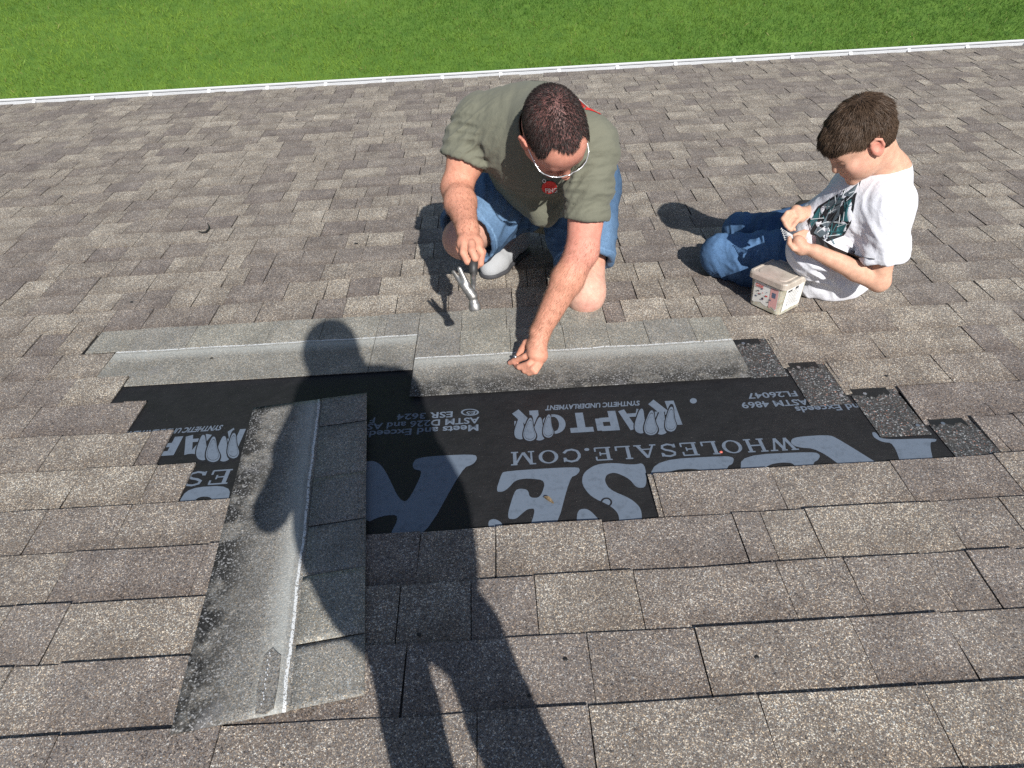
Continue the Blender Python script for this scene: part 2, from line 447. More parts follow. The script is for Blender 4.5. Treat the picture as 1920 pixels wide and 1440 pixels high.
# ------------------------------------------------------------------ the torn-open patch: underlayment and its print
und = thing('underlayment', G(1000, 850), 'black woven synthetic underlayment sheet printed in pale blue, bared in the roof', 'underlayment')
def und_sheet():
    x0, x1 = xpx(120, 700), xpx(1900, 850); y0, y1 = YK(2)+0.03, YK(9)+0.05
    nx, ny = 60, 24
    xs = np.linspace(x0, x1, nx); ys = np.linspace(y0, y1, ny)
    X, Y = np.meshgrid(xs, ys); Z = np.full_like(X, 0.0009)
    V = np.stack([X, Y, Z], -1).reshape(-1, 3)
    idx = np.arange(nx*ny).reshape(ny, nx)
    Fq = np.stack([idx[:-1, :-1], idx[:-1, 1:], idx[1:, 1:], idx[1:, :-1]], -1).reshape(-1, 4)
    part('sheet', fast_mesh('sheet', V, Fq), M_UND, und)
und_sheet()
ZP = 0.0013
def chaikin(p, n=2):
    p = np.asarray(p, float)
    for _ in range(n):
        q = np.roll(p, -1, 0); p = np.stack([0.78*p+0.22*q, 0.22*p+0.78*q], 1).reshape(-1, 2)
    return p
def fill(name, loops3, mat, parent):
    bm = bmesh.new()
    for lp in loops3:
        vs = [bm.verts.new(tuple(map(float, q))) for q in lp]
        f = bm.faces.new(vs)
    bmesh.ops.triangulate(bm, faces=bm.faces[:])
    bmesh.ops.recalc_face_normals(bm, faces=bm.faces[:])
    for f in bm.faces:
        if f.normal.z < 0: f.normal_flip()
    me = bpy.data.meshes.new(name); bm.to_mesh(me); bm.free()
    return part(name, me, mat, parent)
def glyph(pts, org, s, rounds=2):
    p = chaikin(np.asarray(pts, float), rounds)/s + np.asarray(org)
    return [G(a, b, ZP) for a, b in p]
Z5, Z6, Z7 = ((140, 560), 3.0), ((660, 600), 3.0), ((1280, 580), 3.0)
big = [
 ([(60,800),(120,790),(165,815),(205,880),(262,1005),(312,1028),(402,848),(350,842),(338,812),(368,770),(690,753),(706,778),(682,812),(622,832),(400,1235),(200,1235),(272,1095),(170,1100),(60,1150)], Z6),
 ([(855,850),(1270,824),(1284,846),(1264,872),(1226,886),(1146,1190),(992,1190),(1035,1060),(990,1062),(960,1085),(920,1122),(868,1116),(914,960),(945,947),(990,955),(1000,1000),(1060,1000),(1092,902),(990,890),(920,900),(880,945),(850,966),(808,966),(840,868)], Z6),
 ([(775,1200),(764,1130),(800,1116),(845,1140),(850,1190)], Z6),
 ([(1648,802),(1660,940),(1602,946),(1560,892),(1480,856),(1432,868),(1420,905),(1450,955),(1570,1005),(1628,1060),(1632,1150),(1505,1150),(1500,1090),(1455,1045),(1345,995),(1292,925),(1300,860),(1370,812),(1470,803),(1580,815)], Z6),
 ([(1262,1160),(1268,1066),(1330,1060),(1400,1135),(1420,1160)], Z6),
 ([(-140,846),(240,824),(290,834),(282,870),(252,880),(240,960),(130,960),(120,905),(40,895),(-60,905),(-160,960),(-200,960)], Z7),
 ([(330,820),(740,800),(776,820),(760,850),(735,860),(730,930),(640,930),(630,866),(560,860),(480,874),(430,930),(325,930)], Z7),
 ([(604,748),(625,718),(820,705),(870,725),(1200,930),(960,930),(760,785),(640,776)], Z7),
 ([(1064,690),(1088,692),(1116,734),(1430,724),(1424,746),(1386,746),(1420,900),(1240,900),(1185,752),(1120,746),(1072,718)], Z7),
 ([(640,1062),(880,1050),(860,1160),(780,1160),(770,1115),(700,1112),(650,1160),(575,1160)], Z5),
]
for pts, (org, s) in big:
    fill('printed_letter', [glyph(pts, org, s)], M_PRT, und)
def ring(cx, cy, rx, ry, w, n=28):
    """closed ring as quads, in photo pixels"""
    v = []; f = []
    for i in range(n):
        a = 2*math.pi*i/n
        for q in (1.0, 1.0-w): v.append(G(cx+rx*q*math.cos(a), cy+ry*q*math.sin(a), ZP))
    for i in range(n):
        j = (i+1) % n; f.append((2*i, 2*j, 2*j+1, 2*i+1))
    return v, f
def disc(cx, cy, rx, ry, z=None, n=20): return [G(cx+rx*math.cos(2*math.pi*i/n), cy-ry*math.sin(2*math.pi*i/n), ZP if z is None else z) for i in range(n)]
fill('printed_dot', [disc(1300, 751.5, 6.5, 5)], M_PRT, und)
_bl = flat('underlayment_black_print', (0.010, 0.010, 0.012), 0.6)
v, f = ring(1137, 942, 11, 9, 0.3); 
part('printed_ring', mesh('printed_ring', [(a, b, c+0.0004) for a, b, c in v], f), _bl, und)

def text_data(body, bold=0.0, shear=0.0, extra=1.0):
    cu = bpy.data.curves.new('t', 'FONT'); cu.body = body; cu.offset = bold; cu.shear = shear; cu.resolution_u = 3; cu.space_character = extra
    o = bpy.data.objects.new('t', cu); col.objects.link(o)
    dg = bpy.context.evaluated_depsgraph_get(); dg.update()
    me = bpy.data.meshes.new_from_object(o.evaluated_get(dg))
    v = np.array([tuple(q.co) for q in me.vertices]); f = [tuple(p.vertices) for p in me.polygons]
    bpy.data.objects.remove(o); bpy.data.curves.remove(cu); bpy.data.meshes.remove(me)
    return v, f
def text_plane(name, body, start, end, cap, parent=und, mat=None, bold=0.02, shear=0.0, z=ZP, extra=1.0, clip=None):
    """lettering laid on the sheet: baseline from pixel start to pixel end, cap height in pixels at the start"""
    v, f = text_data(body, bold, shear, extra)
    a, b = G(*start, z), G(*end, z)
    ex = (b-a); L = np.linalg.norm(ex); ex /= L
    ey = np.array([-ex[1], ex[0], 0]); ey /= np.linalg.norm(ey)
    q = G(start[0], start[1]+cap, z); H = abs((q-a)@ey)
    x0, x1 = v[:, 0].min(), v[:, 0].max()
    ch = 0.7
    P = a + np.outer((v[:, 0]-x0)/(x1-x0)*L, ex) + np.outer(v[:, 1]/ch*H, ey)
    if clip is not None:
        keep = set(np.nonzero(P[:, 0] > clip)[0]); f = [q for q in f if all(i in keep for i in q)]
    return part(name, mesh(name, P, f), mat or M_PRT, parent)
text_plane('printed_text', 'Meets and Exceeds', (897, 796), (682, 809), 11.5)
text_plane('printed_text', 'ASTM D226 and ASTM', (899, 782), (655, 797), 11)
text_plane('printed_text', 'ESR 3624', (849, 771.5), (745, 777), 10.5)
text_plane('printed_text', 'F', (704, 783), (694, 783.6), 9.5)
v, f = ring(881, 773, 17, 6.5, 0.22); part('printed_ring', mesh('printed_ring', v, f), M_PRT, und)
text_plane('printed_text', 'ES', (892, 771), (873, 772), 6.5, shear=0.2)
text_plane('printed_text', 'FL26047', (1491, 733), (1399, 738), 10)
text_plane('printed_text', 'ASTM 4869', (1512, 748), (1388, 755), 11)
text_plane('printed_text', 'Meets and Exceeds', (1690, 752), (1489, 763), 11)
text_plane('printed_text', 'SYNTHETIC UNDERLAYMENT', (1199, 751.5), (1021, 761), 8.5, bold=0.03, shear=0.25)
text_plane('printed_text', 'SYNTHETIC UNDERLAYMENT', (419, 797), (233, 810), 9, bold=0.03, shear=0.25)
def serif_text(body, start, end, cap, z=ZP, font=None):
    """wide slab-serif capitals drawn as strokes"""
    S = 0.16; h = 1.0
    def bar(a, b, w=S): return ('bar', a, b, w)
    def ser(x, y, w=0.34): return ('bar', (x-w/2, y), (x+w/2, y), 0.09)
    FNT = {
     'W': (1.25, [bar((0.14,0.95),(0.38,0.05)), bar((0.38,0.05),(0.62,0.9),0.10), bar((0.62,0.9),(0.86,0.05)), bar((0.86,0.05),(1.10,0.95),0.10), ser(0.14,0.96), ser(0.62,0.96,0.26), ser(1.10,0.96)]),
     'H': (1.0, [bar((0.2,0.04),(0.2,0.96)), bar((0.8,0.04),(0.8,0.96)), bar((0.2,0.5),(0.8,0.5),0.1), ser(0.2,0.04), ser(0.2,0.96), ser(0.8,0.04), ser(0.8,0.96)]),
     'O': (1.0, [('ring', 0.5, 0.5, 0.46, 0.5, 0.15)]),
     'L': (0.85, [bar((0.22,0.04),(0.22,0.96)), ser(0.22,0.96), bar((0.08,0.045),(0.8,0.045),0.09), bar((0.76,0.05),(0.76,0.34),0.09)]),
     'E': (0.9, [bar((0.22,0.04),(0.22,0.96)), bar((0.06,0.955),(0.8,0.955),0.09), bar((0.06,0.045),(0.82,0.045),0.09), bar((0.22,0.5),(0.6,0.5),0.09), bar((0.78,0.96),(0.78,0.70),0.08), bar((0.8,0.04),(0.8,0.32),0.08), bar((0.58,0.36),(0.58,0.64),0.07)]),
     'S': (0.85, [('poly', [(0.74,0.72),(0.66,0.90),(0.42,0.95),(0.20,0.86),(0.17,0.68),(0.32,0.56),(0.56,0.47),(0.70,0.34),(0.66,0.14),(0.42,0.05),(0.20,0.12),(0.12,0.30)], 0.13), bar((0.76,0.96),(0.76,0.68),0.07), bar((0.10,0.04),(0.10,0.32),0.07)]),
     'A': (1.05, [bar((0.16,0.05),(0.50,0.97),0.09), bar((0.50,0.97),(0.88,0.05)), bar((0.30,0.34),(0.72,0.34),0.08), ser(0.16,0.04,0.3), ser(0.88,0.04,0.36)]),
     '.': (0.36, [('ring', 0.17, 0.11, 0.12, 0.11, 0.11)]),
     'C': (0.95, [('poly', [(0.80,0.66),(0.72,0.86),(0.50,0.95),(0.26,0.88),(0.12,0.66),(0.10,0.44),(0.18,0.18),(0.42,0.05),(0.66,0.10),(0.82,0.30)], 0.14), bar((0.82,0.96),(0.82,0.64),0.07)]),
     'M': (1.2, [bar((0.2,0.04),(0.2,0.96),0.09), bar((0.2,0.96),(0.58,0.08)), bar((0.58,0.08),(0.96,0.96),0.10), bar((0.98,0.04),(0.98,0.96)), ser(0.2,0.04,0.3), ser(0.98,0.04), ser(0.15,0.96,0.3), ser(1.02,0.96,0.3)]),
    }
    FNT = font or FNT
    tot = sum(FNT[c][0] for c in body) + 0.10*(len(body)-1)
    a, b = G(*start, z), G(*end, z); ex = b-a; L = np.linalg.norm(ex); ex /= L; ey = np.array([-ex[1], ex[0], 0])
    H = abs((G(start[0], start[1]+cap, z)-a)@ey); sx = L/tot
    cur = 0
    for ch in body:
        w, strokes = FNT[ch]; v = []; f = []
        def put(x, y, dz): v.append(a + ex*(cur+x)*sx + ey*y*H + np.array([0, 0, dz])); return len(v)-1
        for si, st in enumerate(strokes):
            dz = 0.00004*si
            if st[0] == 'bar': pts = [st[1], st[2]]; wd = st[3]
            elif st[0] == 'poly': pts = st[1]; wd = st[2]
            else:
                _, cx, cy, rx, ry, t = st; n = 22; ids = []
                for i in range(n):
                    an = 2*math.pi*i/n
                    ids.append((put(cx+rx*math.cos(an), cy+ry*math.sin(an), dz), put(cx+(rx-t*1.1)*math.cos(an), cy+max(0.0, ry-t*0.55)*math.sin(an), dz)))
                for i in range(n): f.append((ids[i][0], ids[(i+1)%n][0], ids[(i+1)%n][1], ids[i][1]))
                continue
            p = np.array(pts, float); ids = []
            for i in range(len(p)):
                d0 = p[min(i+1, len(p)-1)]-p[max(i-1, 0)]; d0 /= np.linalg.norm(d0); nn = np.array([-d0[1], d0[0]])*wd/2
                ids.append((put(*(p[i]+nn), dz), put(*(p[i]-nn), dz)))
            for i in range(len(p)-1): f.append((ids[i][0], ids[i+1][0], ids[i+1][1], ids[i][1]))
        part('printed_letter', mesh('printed_letter', v, f), M_PRT, und)
        cur += w+0.10
serif_text('WHOLESALE.COM', (1484, 819), (956, 848), 25)
serif_text('ES', (440, 879), (352, 885), 27)
BLOCK = {
 'R': (0.98, [('bar', (0.18,0),(0.18,1),0.32), ('bar', (0.05,0.88),(0.72,0.88),0.24), ('bar', (0.2,0.47),(0.72,0.47),0.20), ('bar', (0.76,0.95),(0.76,0.42),0.28), ('bar', (0.50,0.46),(0.84,0.0),0.30)]),
 'A': (1.0, [('bar', (0.12,0),(0.42,1),0.27), ('bar', (0.88,0),(0.58,1),0.27), ('bar', (0.25,0.28),(0.75,0.28),0.18), ('bar', (0.36,0.93),(0.64,0.93),0.14)]),
 'P': (0.92, [('bar', (0.18,0),(0.18,1),0.32), ('bar', (0.05,0.88),(0.72,0.88),0.24), ('bar', (0.2,0.44),(0.72,0.44),0.22), ('bar', (0.76,0.97),(0.76,0.36),0.28)]),
 'T': (0.95, [('bar', (0.48,0),(0.48,0.9),0.32), ('bar', (0.02,0.88),(0.93,0.88),0.24)]),
 'O': (1.0, [('ring', 0.5, 0.5, 0.47, 0.5, 0.24)]),
}
serif_text('R', (1264, 751), (1213, 754), 46, font=BLOCK); serif_text('APTO', (1205, 767), (1013, 778), 37, font=BLOCK); serif_text('R', (1010, 769), (959, 772), 44, font=BLOCK)
serif_text('R', (462, 804), (428, 806), 40, font=BLOCK); serif_text('AP', (398, 814), (300, 821), 34, font=BLOCK)
def claws(cx, cy, s, flip=1):
    """paw of curved talons: black outlined pale drops over the letter"""
    for i, (dx, dy, w) in enumerate(((-26, 0, 11), (-9, 3, 12), (8, 2, 12), (24, -3, 10))):
        bx, by = cx+dx*s, cy+dy*s
        drop = [(bx-w*s, by+2), (bx-w*s*0.9, by-8*s), (bx-2*s, by-30*s), (bx+4*s, by-30*s), (bx+w*s*0.55, by-10*s), (bx+w*s, by+1), (bx+w*s*0.7, by+9*s), (bx, by+12*s), (bx-w*s*0.75, by+9*s)]
        p = chaikin(drop, 2); c = p.mean(0)
        for sc, m, dz in ((1.2, _bl, 0.0004+0.0006*(i % 2)), (1.0, M_PRT, 0.0006+0.0006*(i % 2)), (0.84, _bl if i % 2 else M_PRT, 0.0008+0.0006*(i % 2)), (0.80, M_PRT, 0.0009+0.0006*(i % 2))):
            q = c+(p-c)*sc
            fill('printed_claw', [[G(a, b, ZP)+np.array([0, 0, dz*0.35]) for a, b in q]], m, und)
claws(1003, 812, 1.05); claws(1231, 800, 1.12); claws(410, 850, 1.15)

# ------------------------------------------------------------------ new shingles, bared headlaps, the loose shingle
def slab(name, pts, z0, z1, mat, parent=None, **attrs):
    """flat slab over a polygon of roof-frame xy; z0/z1 scalars or per-point lists"""
    n = len(pts); z0 = [z0]*n if np.isscalar(z0) else z0; z1 = [z1]*n if np.isscalar(z1) else z1
    v = [(p[0], p[1], a) for p, a in zip(pts, z0)] + [(p[0], p[1], a) for p, a in zip(pts, z1)]
    f = [tuple(reversed(range(n))), tuple(range(n, 2*n))] + [(i, (i+1) % n, n+(i+1) % n, n+i) for i in range(n)]
    me = mesh(name, v, f)
    for k, a in attrs.items():
        a = [a]*n if np.isscalar(a) else list(a); set_float(me, k, a+a)
    return me
def new_shingle(x0, x1, k, zb, label, tabs, stain, tint=0.0, steps=()):
    """shingle whose butt lies on course line k: tabs below the sealant line, headlap reaching upslope over the sheet"""
    th = thing('replacement_shingle', ((x0+x1)/2, YK(k)-0.17, 0), label, 'shingle', 'new shingles laid in the patch')
    yl = YK(k-1)+0.004
    ytop = YK(k)-0.337
    left = [(x0+0.001, yl+0.006)] if not steps else [q for xs_, ya, yb in steps for q in ((xs_, ya), (xs_, yb))]
    left = left + [((x0 if not steps else steps[-1][0])+0.001, ytop)]
    poly = left + [(x1-0.001, ytop), (x1-0.001, yl+0.006)]
    part('headlap', slab('headlap', poly, zb, zb+0.0028, M_NEW, across=[yl-q[1] for q in poly], stain=stain, tint=tint), M_NEW, th)
    xs = [x0]+[t for t in tabs if x0 < t < x1]+[x1]
    for i, (a, b) in enumerate(zip(xs[:-1], xs[1:])):
        hi = zb + (0.0052 if i % 2 else 0.0036)
        yf = YK(k)+random.gauss(0, 0.0015)
        tt = random.choice((-0.5, -0.25, 0.1, 0.35))
        part('shingle_tab', slab('shingle_tab', [(a+0.0008, yl+0.006), (b-0.0008, yl+0.006), (b-0.0008, yf), (a+0.0008, yf)],
             [zb+0.0004]*4, [zb+0.0032, zb+0.0032, hi+0.002, hi+0.002], M_NEW, across=[-0.006, -0.006, -0.14, -0.14], stain=0.0, tint=tt+0.15), M_NEW, th)
    return th
xA0, xA1, xA2, xA3 = xpx(166, 656), xpx(703, 640), xpx(782, 636), xpx(1135, 600)
new_shingle(xA0, xA1, 10, 0.0032, 'new grey shingle with long white sealant line, beside the left torn steps', [xpx(238, 655), xpx(352, 645), xpx(500, 638), xpx(600, 632)], 0.12, 0.1,
            steps=((GAPS[9][0]+0.002, YK(9)+0.009, YK(8)+0.001), (GAPS[8][0]+0.002, YK(8), YK(8)-0.03)))
new_shingle(xA1, xA2, 10, 0.0034, 'short new grey shingle piece with dark left edge, between the two long new shingles', [xpx(720, 632)], 0.3, 0.0)
new_shingle(xA2, xA3, 10, 0.0024, 'new grey shingle whose tabs lie past the kneeling man\'s reaching hand', [xpx(865, 620), xpx(950, 612), xpx(1050, 606)], 0.1, -0.2)
xB0, xB1 = xpx(779, 665), xpx(1374, 640)
new_shingle(xB0, xB1, 9, 0.0064, 'new grey shingle being nailed, with white line and sooty near edge', [xpx(862, 665), xpx(958, 655), xpx(1060, 650), xpx(1142, 640), xpx(1215, 635), xpx(1300, 625)], 0.85, -0.1)
# bared headlaps at the right-hand steps
for kk, (pl, pr), lab in ((8, ((1377, 651), (1442, 646)), 'dark bared shingle headlap next to the end of the long new shingle'),
                     (7, ((1477, 693), (1549, 687)), 'dark bared shingle headlap with torn tar edge covering printed words'),
                     (6, ((1598, 744), (1684, 737)), 'dark bared shingle headlap lying over the printed letter with a wide top'),
                     (5, ((1746, 800), (1828, 793)), 'dark bared shingle headlap at the outermost corner of the torn patch')):
    x0, x1 = xpx(*pl), xpx(*pr); y1 = YK(kk)+0.01; y0 = YK(kk)-0.194
    th = thing('bared_headlap', ((x0+x1)/2, (y0+y1)/2, 0), lab, 'shingle', 'dark bared headlaps')
    part('asphalt_sheet', slab('asphalt_sheet', [(x0, y0), (x1, y0), (x1, y1), (x0, y1)], 0.0019, 0.0036, M_LAP), M_LAP, th)
    # torn tar along the far edge
    n = 14; xs = np.linspace(x0+0.004, x1-0.022, n)
    lo = [YK(kk)-0.012-abs(random.gauss(0, 0.010)) for _ in xs]
    poly = [(a, b) for a, b in zip(xs, lo)] + [(xs[-1], y1), (xs[0], y1)]
    part('torn_tar', slab('torn_tar', poly, 0.0034, 0.0044, M_TAR), M_TAR, th)
    for (fx, fy) in ((0.30, 0.88), (0.86, 0.17)):
        c = np.array([x0+(x1-x0)*fx, y0+(y1-y0)*fy]); n = 10
        pts = [(c[0]+0.0055*math.cos(2*math.pi*i/n), c[1]+0.0055*math.sin(2*math.pi*i/n)) for i in range(n)]
        part('nail_head', slab('nail_head', pts, 0.0034, 0.0058, M_NAIL), M_NAIL, th)
    if kk != 6:
        part('shingle_strip', slab('shingle_strip', [(x1-0.001, YK(kk-1)-0.01), (x1+0.019, YK(kk-1)-0.01), (x1+0.019, YK(kk)), (x1-0.001, YK(kk))], 0.0020, [0.0045, 0.0045, 0.0058, 0.0058], M_OLD, tint=0.5), M_OLD, th)

def loose_shingle():
    th = thing('loose_shingle', G(500, 1060), 'loose grey shingle lying lengthwise over the black sheet, with chalky band', 'shingle')
    c = [G(475, 765, 0.017), G(688, 737, 0.017), G(683, 1303, 0.017), G(318, 1377, 0.017)]   # far-left, far-right, near-right, near-left
    def P(u, v):                                         # u across (left 0 .. right 1), v along (far 0 .. near 1)
        a = c[0]*(1-u)+c[1]*u; b = c[3]*(1-u)+c[2]*u; return a*(1-v)+b*v
    ul = 0.575; W = 0.337
    def piece(name, u0, u1, v0, v1, lift, tint, stain, nu=8, nv_=40):
        V = []; AC = []
        for side in (0, 1):
            for j in range(nv_+1):
                for i in range(nu+1):
                    u = u0+(u1-u0)*i/nu; v = v0+(v1-v0)*j/nv_; q = P(u, v)
                    y = q[1]; ph = ((y-Y0)/E_) % 1.0
                    wav = 0.0012*math.sin(v*17+u*2)+0.0012*math.sin(v*7.0+1+u*4)
                    z = 0.0165+wav*0.8+lift
                    V.append((q[0], q[1], z if side else z-0.0028)); AC.append((ul-u)*W)
        n1 = (nu+1)*(nv_+1); idx = np.arange(n1).reshape(nv_+1, nu+1); Fq = []
        for j in range(nv_):
            for i in range(nu):
                a, b, d, e = idx[j, i], idx[j, i+1], idx[j+1, i+1], idx[j+1, i]
                Fq.append((n1+a, n1+e, n1+d, n1+b)); Fq.append((a, b, d, e))
        for i in range(nu):
            Fq.append((idx[0, i], n1+idx[0, i], n1+idx[0, i+1], idx[0, i+1])); Fq.append((idx[-1, i], idx[-1, i+1], n1+idx[-1, i+1], n1+idx[-1, i]))
        for j in range(nv_):
            Fq.append((idx[j, 0], idx[j+1, 0], n1+idx[j+1, 0], n1+idx[j, 0])); Fq.append((idx[j, -1], n1+idx[j, -1], n1+idx[j+1, -1], idx[j+1, -1]))
        me = fast_mesh(name, np.array(V), np.array(Fq)); set_float(me, 'across', AC); set_float(me, 'stain', [stain]*len(V)); set_float(me, 'tint', [tint]*len(V))
        part(name, me, M_NEW, th)
    piece('headlap', 0.0, ul+0.03, 0.0, 1.0, 0.0, -0.35, 0.95, nu=14)
    vs = [0.0, 0.135, 0.36, 0.53, 0.685, 0.86, 1.0]
    for i in range(6):
        piece('shingle_tab', ul+0.03, 1.0, vs[i]+0.0012, vs[i+1]-0.0012, (0.0026, 0.0004, 0.0028, 0.0008, 0.0030, 0.0004)[i], (-0.35, -0.1, -0.45, -0.2, 0.25, -0.15)[i], 0.0, nu=4, nv_=10)
    # where the chalky band stops: bare sealant strip with a row of beads
    pts = [P(u, v) for u, v in ((0.425, 0.893), (0.432, 0.872), (0.452, 0.862), (0.475, 0.856), (0.50, 0.868), (0.527, 0.878), (0.53, 0.93), (0.522, 0.99), (0.48, 0.998), (0.43, 0.994), (0.42, 0.94))]
    part('sealant_strip', slab('sealant_strip', [q[:2] for q in pts], 0.0150, 0.0188, M_NEW, across=-0.03, stain=0.0, tint=-1.3), M_NEW, th)
    for i in range(14):
        q = P(0.462+0.006*math.sin(i*2.3), 0.868+0.0085*i+0.002*math.sin(i*5.1)); n = 6
        part('sealant_bead', slab('sealant_bead', [(q[0]+0.0011*math.cos(2*math.pi*j/n), q[1]+0.0018*math.sin(2*math.pi*j/n)) for j in range(n)], 0.0180, 0.0205, M_BEAD), M_BEAD, th)
loose_shingle()

# ------------------------------------------------------------------ solid modelling for bodies and clothes (distance fields -> one skin)
def vec(*a): return np.array(a if len(a) > 1 else a[0], dtype=float)
def unit(v): v = np.asarray(v, float); return v/np.linalg.norm(v)
class Vol:
    def __init__(s, lo, hi, h):
        s.lo = np.array(lo, float); s.h = h; s.n = np.ceil((np.array(hi)-s.lo)/h).astype(int)+1
        s.d = np.full(s.n, 0.4, dtype=np.float32)
    def _box(s, lo, hi):
        a = np.clip(np.floor((lo-s.lo)/s.h).astype(int), 0, s.n); b = np.clip(np.ceil((hi-s.lo)/s.h).astype(int)+1, 0, s.n)
        if (b <= a).any(): return None, None
        sl = tuple(slice(i, j) for i, j in zip(a, b))
        ax = [(np.arange(i, j)*s.h+o).astype(np.float32) for i, j, o in zip(a, b, s.lo)]
        return sl, np.meshgrid(*ax, indexing='ij', sparse=True)
    def _put(s, sl, q, k, op):
        a = s.d[sl]
        if op == 'add':
            if k > 0:
                h = np.maximum(k-np.abs(a-q), 0)/k; r = np.minimum(a, q)-h*h*k*0.25
            else: r = np.minimum(a, q)
        else:
            q = -q
            if k > 0:
                h = np.maximum(k-np.abs(a-q), 0)/k; r = np.maximum(a, q)+h*h*k*0.25
            else: r = np.maximum(a, q)
        s.d[sl] = r
    def cap(s, a, b, ra, rb=None, k=0.01, op='add', sq=None):
        rb = ra if rb is None else rb; a = vec(a); b = vec(b); R = max(ra, rb)*(max(1.0, sq[1]) if sq else 1.0)+k+s.h*3
        sl, g = s._box(np.minimum(a, b)-R, np.maximum(a, b)+R)
        if sl is None: return s
        ab = b-a; L2 = max(1e-9, ab@ab); x, y, z = g[0]-a[0], g[1]-a[1], g[2]-a[2]
        t = np.clip((x*ab[0]+y*ab[1]+z*ab[2])/L2, 0, 1)
        dx, dy, dz = x-t*ab[0], y-t*ab[1], z-t*ab[2]
        if sq:
            n, fct = unit(sq[0]), sq[1]; e = (dx*n[0]+dy*n[1]+dz*n[2])*(1/fct-1)
            dx, dy, dz = dx+e*n[0], dy+e*n[1], dz+e*n[2]
        q = np.sqrt(dx*dx+dy*dy+dz*dz)-(ra+(rb-ra)*t)
        if sq: q = q*min(1.0, sq[1])
        s._put(sl, q.astype(np.float32), k, op); return s
    def chain(s, pts, rad, k=0.01, op='add', sq=None):
        for i in range(len(pts)-1): s.cap(pts[i], pts[i+1], rad[i], rad[i+1], k, op, sq)
        return s
    def ell(s, c, r, R=None, k=0.01, op='add'):
        c = vec(c); r = np.array(r, float); m = r.max()+k+s.h*3
        sl, g = s._box(c-m, c+m)
        if sl is None: return s
        x, y, z = g[0]-c[0], g[1]-c[1], g[2]-c[2]
        if R is not None:
            R = np.asarray(R, float)
            x, y, z = (R[0, 0]*x+R[0, 1]*y+R[0, 2]*z), (R[1, 0]*x+R[1, 1]*y+R[1, 2]*z), (R[2, 0]*x+R[2, 1]*y+R[2, 2]*z)
        k0 = np.sqrt((x/r[0])**2+(y/r[1])**2+(z/r[2])**2); k1 = np.sqrt((x/r[0]**2)**2+(y/r[1]**2)**2+(z/r[2]**2)**2)
        q = np.where(k1 > 1e-6, k0*(k0-1)/np.maximum(k1, 1e-6), -r.min())
        s._put(sl, q.astype(np.float32), k, op); return s
    def half(s, c, n, k=0.0, lo=None, hi=None):
        """cut away the side the normal points to"""
        n = unit(n); lo = s.lo if lo is None else vec(lo); hi = s.lo+s.n*s.h if hi is None else vec(hi)
        sl, g = s._box(lo, hi)
        if sl is None: return s
        q = (g[0]-c[0])*n[0]+(g[1]-c[1])*n[1]+(g[2]-c[2])*n[2]
        a = s.d[sl]; s.d[sl] = np.maximum(a, q.astype(np.float32)) ; return s
    def mesh(s):
        d = s.d; ins = d < 0; nx, ny, nz = d.shape
        cnt = np.zeros((nx-1, ny-1, nz-1), np.int8)
        for i in (0, 1):
            for j in (0, 1):
                for k in (0, 1): cnt += ins[i:nx-1+i, j:ny-1+j, k:nz-1+k]
        act = (cnt > 0) & (cnt < 8); ii, jj, kk = np.nonzero(act); m = len(ii)
        idx = np.full(act.shape, -1, np.int32); idx[ii, jj, kk] = np.arange(m)
        corner = {}
        for i in (0, 1):
            for j in (0, 1):
                for k in (0, 1): corner[i, j, k] = d[ii+i, jj+j, kk+k]
        acc = np.zeros((m, 3)); c = np.zeros(m)
        keys = list(corner)
        for a in keys:
            for ax in range(3):
                if a[ax] == 1: continue
                b = list(a); b[ax] = 1; b = tuple(b)
                va, vb = corner[a], corner[b]; sgn = (va < 0) != (vb < 0)
                t = np.where(sgn, va/np.where(sgn, va-vb, 1), 0)
                p = np.zeros((m, 3)); p[:] = a; p[:, ax] = t
                acc[sgn] += p[sgn]; c[sgn] += 1
        V = (acc/c[:, None]+np.stack([ii, jj, kk], 1))*s.h+s.lo
        F = []
        for ax in range(3):
            o1, o2 = [q for q in range(3) if q != ax]
            sl0 = [slice(1, q-1) for q in d.shape]; sl1 = list(sl0)
            sl0[ax] = slice(0, d.shape[ax]-1); sl1[ax] = slice(1, d.shape[ax])
            a, b = ins[tuple(sl0)], ins[tuple(sl1)]; e = np.nonzero(a != b)
            if len(e[0]) == 0: continue
            base = [e[q]+(0 if q == ax else 1) for q in range(3)]
            qd = []
            for (u, w) in ((-1, -1), (0, -1), (0, 0), (-1, 0)):
                cc = [base[0].copy(), base[1].copy(), base[2].copy()]; cc[o1] = cc[o1]+u; cc[o2] = cc[o2]+w
                qd.append(idx[cc[0], cc[1], cc[2]])
            qd = np.stack(qd, 1); flip = a[e] if ax != 1 else ~a[e]
            qd[~flip] = qd[~flip][:, ::-1]
            F.append(qd)
        F = np.concatenate(F); F = F[(F >= 0).all(1)]
        return V, F
def relax(V, F, it=2, lam=0.5):
    for _ in range(it):
        acc = np.zeros_like(V); c = np.zeros(len(V))
        for i in range(4):
            a, b = F[:, i], F[:, (i+1) % 4]
            np.add.at(acc, a, V[b]); np.add.at(acc, b, V[a]); np.add.at(c, a, 1); np.add.at(c, b, 1)
        V = V*(1-lam)+lam*acc/np.maximum(c, 1)[:, None]
    return V
def normals(V, F):
    n = np.cross(V[F[:, 2]]-V[F[:, 0]], V[F[:, 3]]-V[F[:, 1]]); N = np.zeros_like(V)
    for i in range(4): np.add.at(N, F[:, i], n)
    return N/np.maximum(np.linalg.norm(N, axis=1), 1e-9)[:, None]
_lat = rng.random((32, 32, 32))
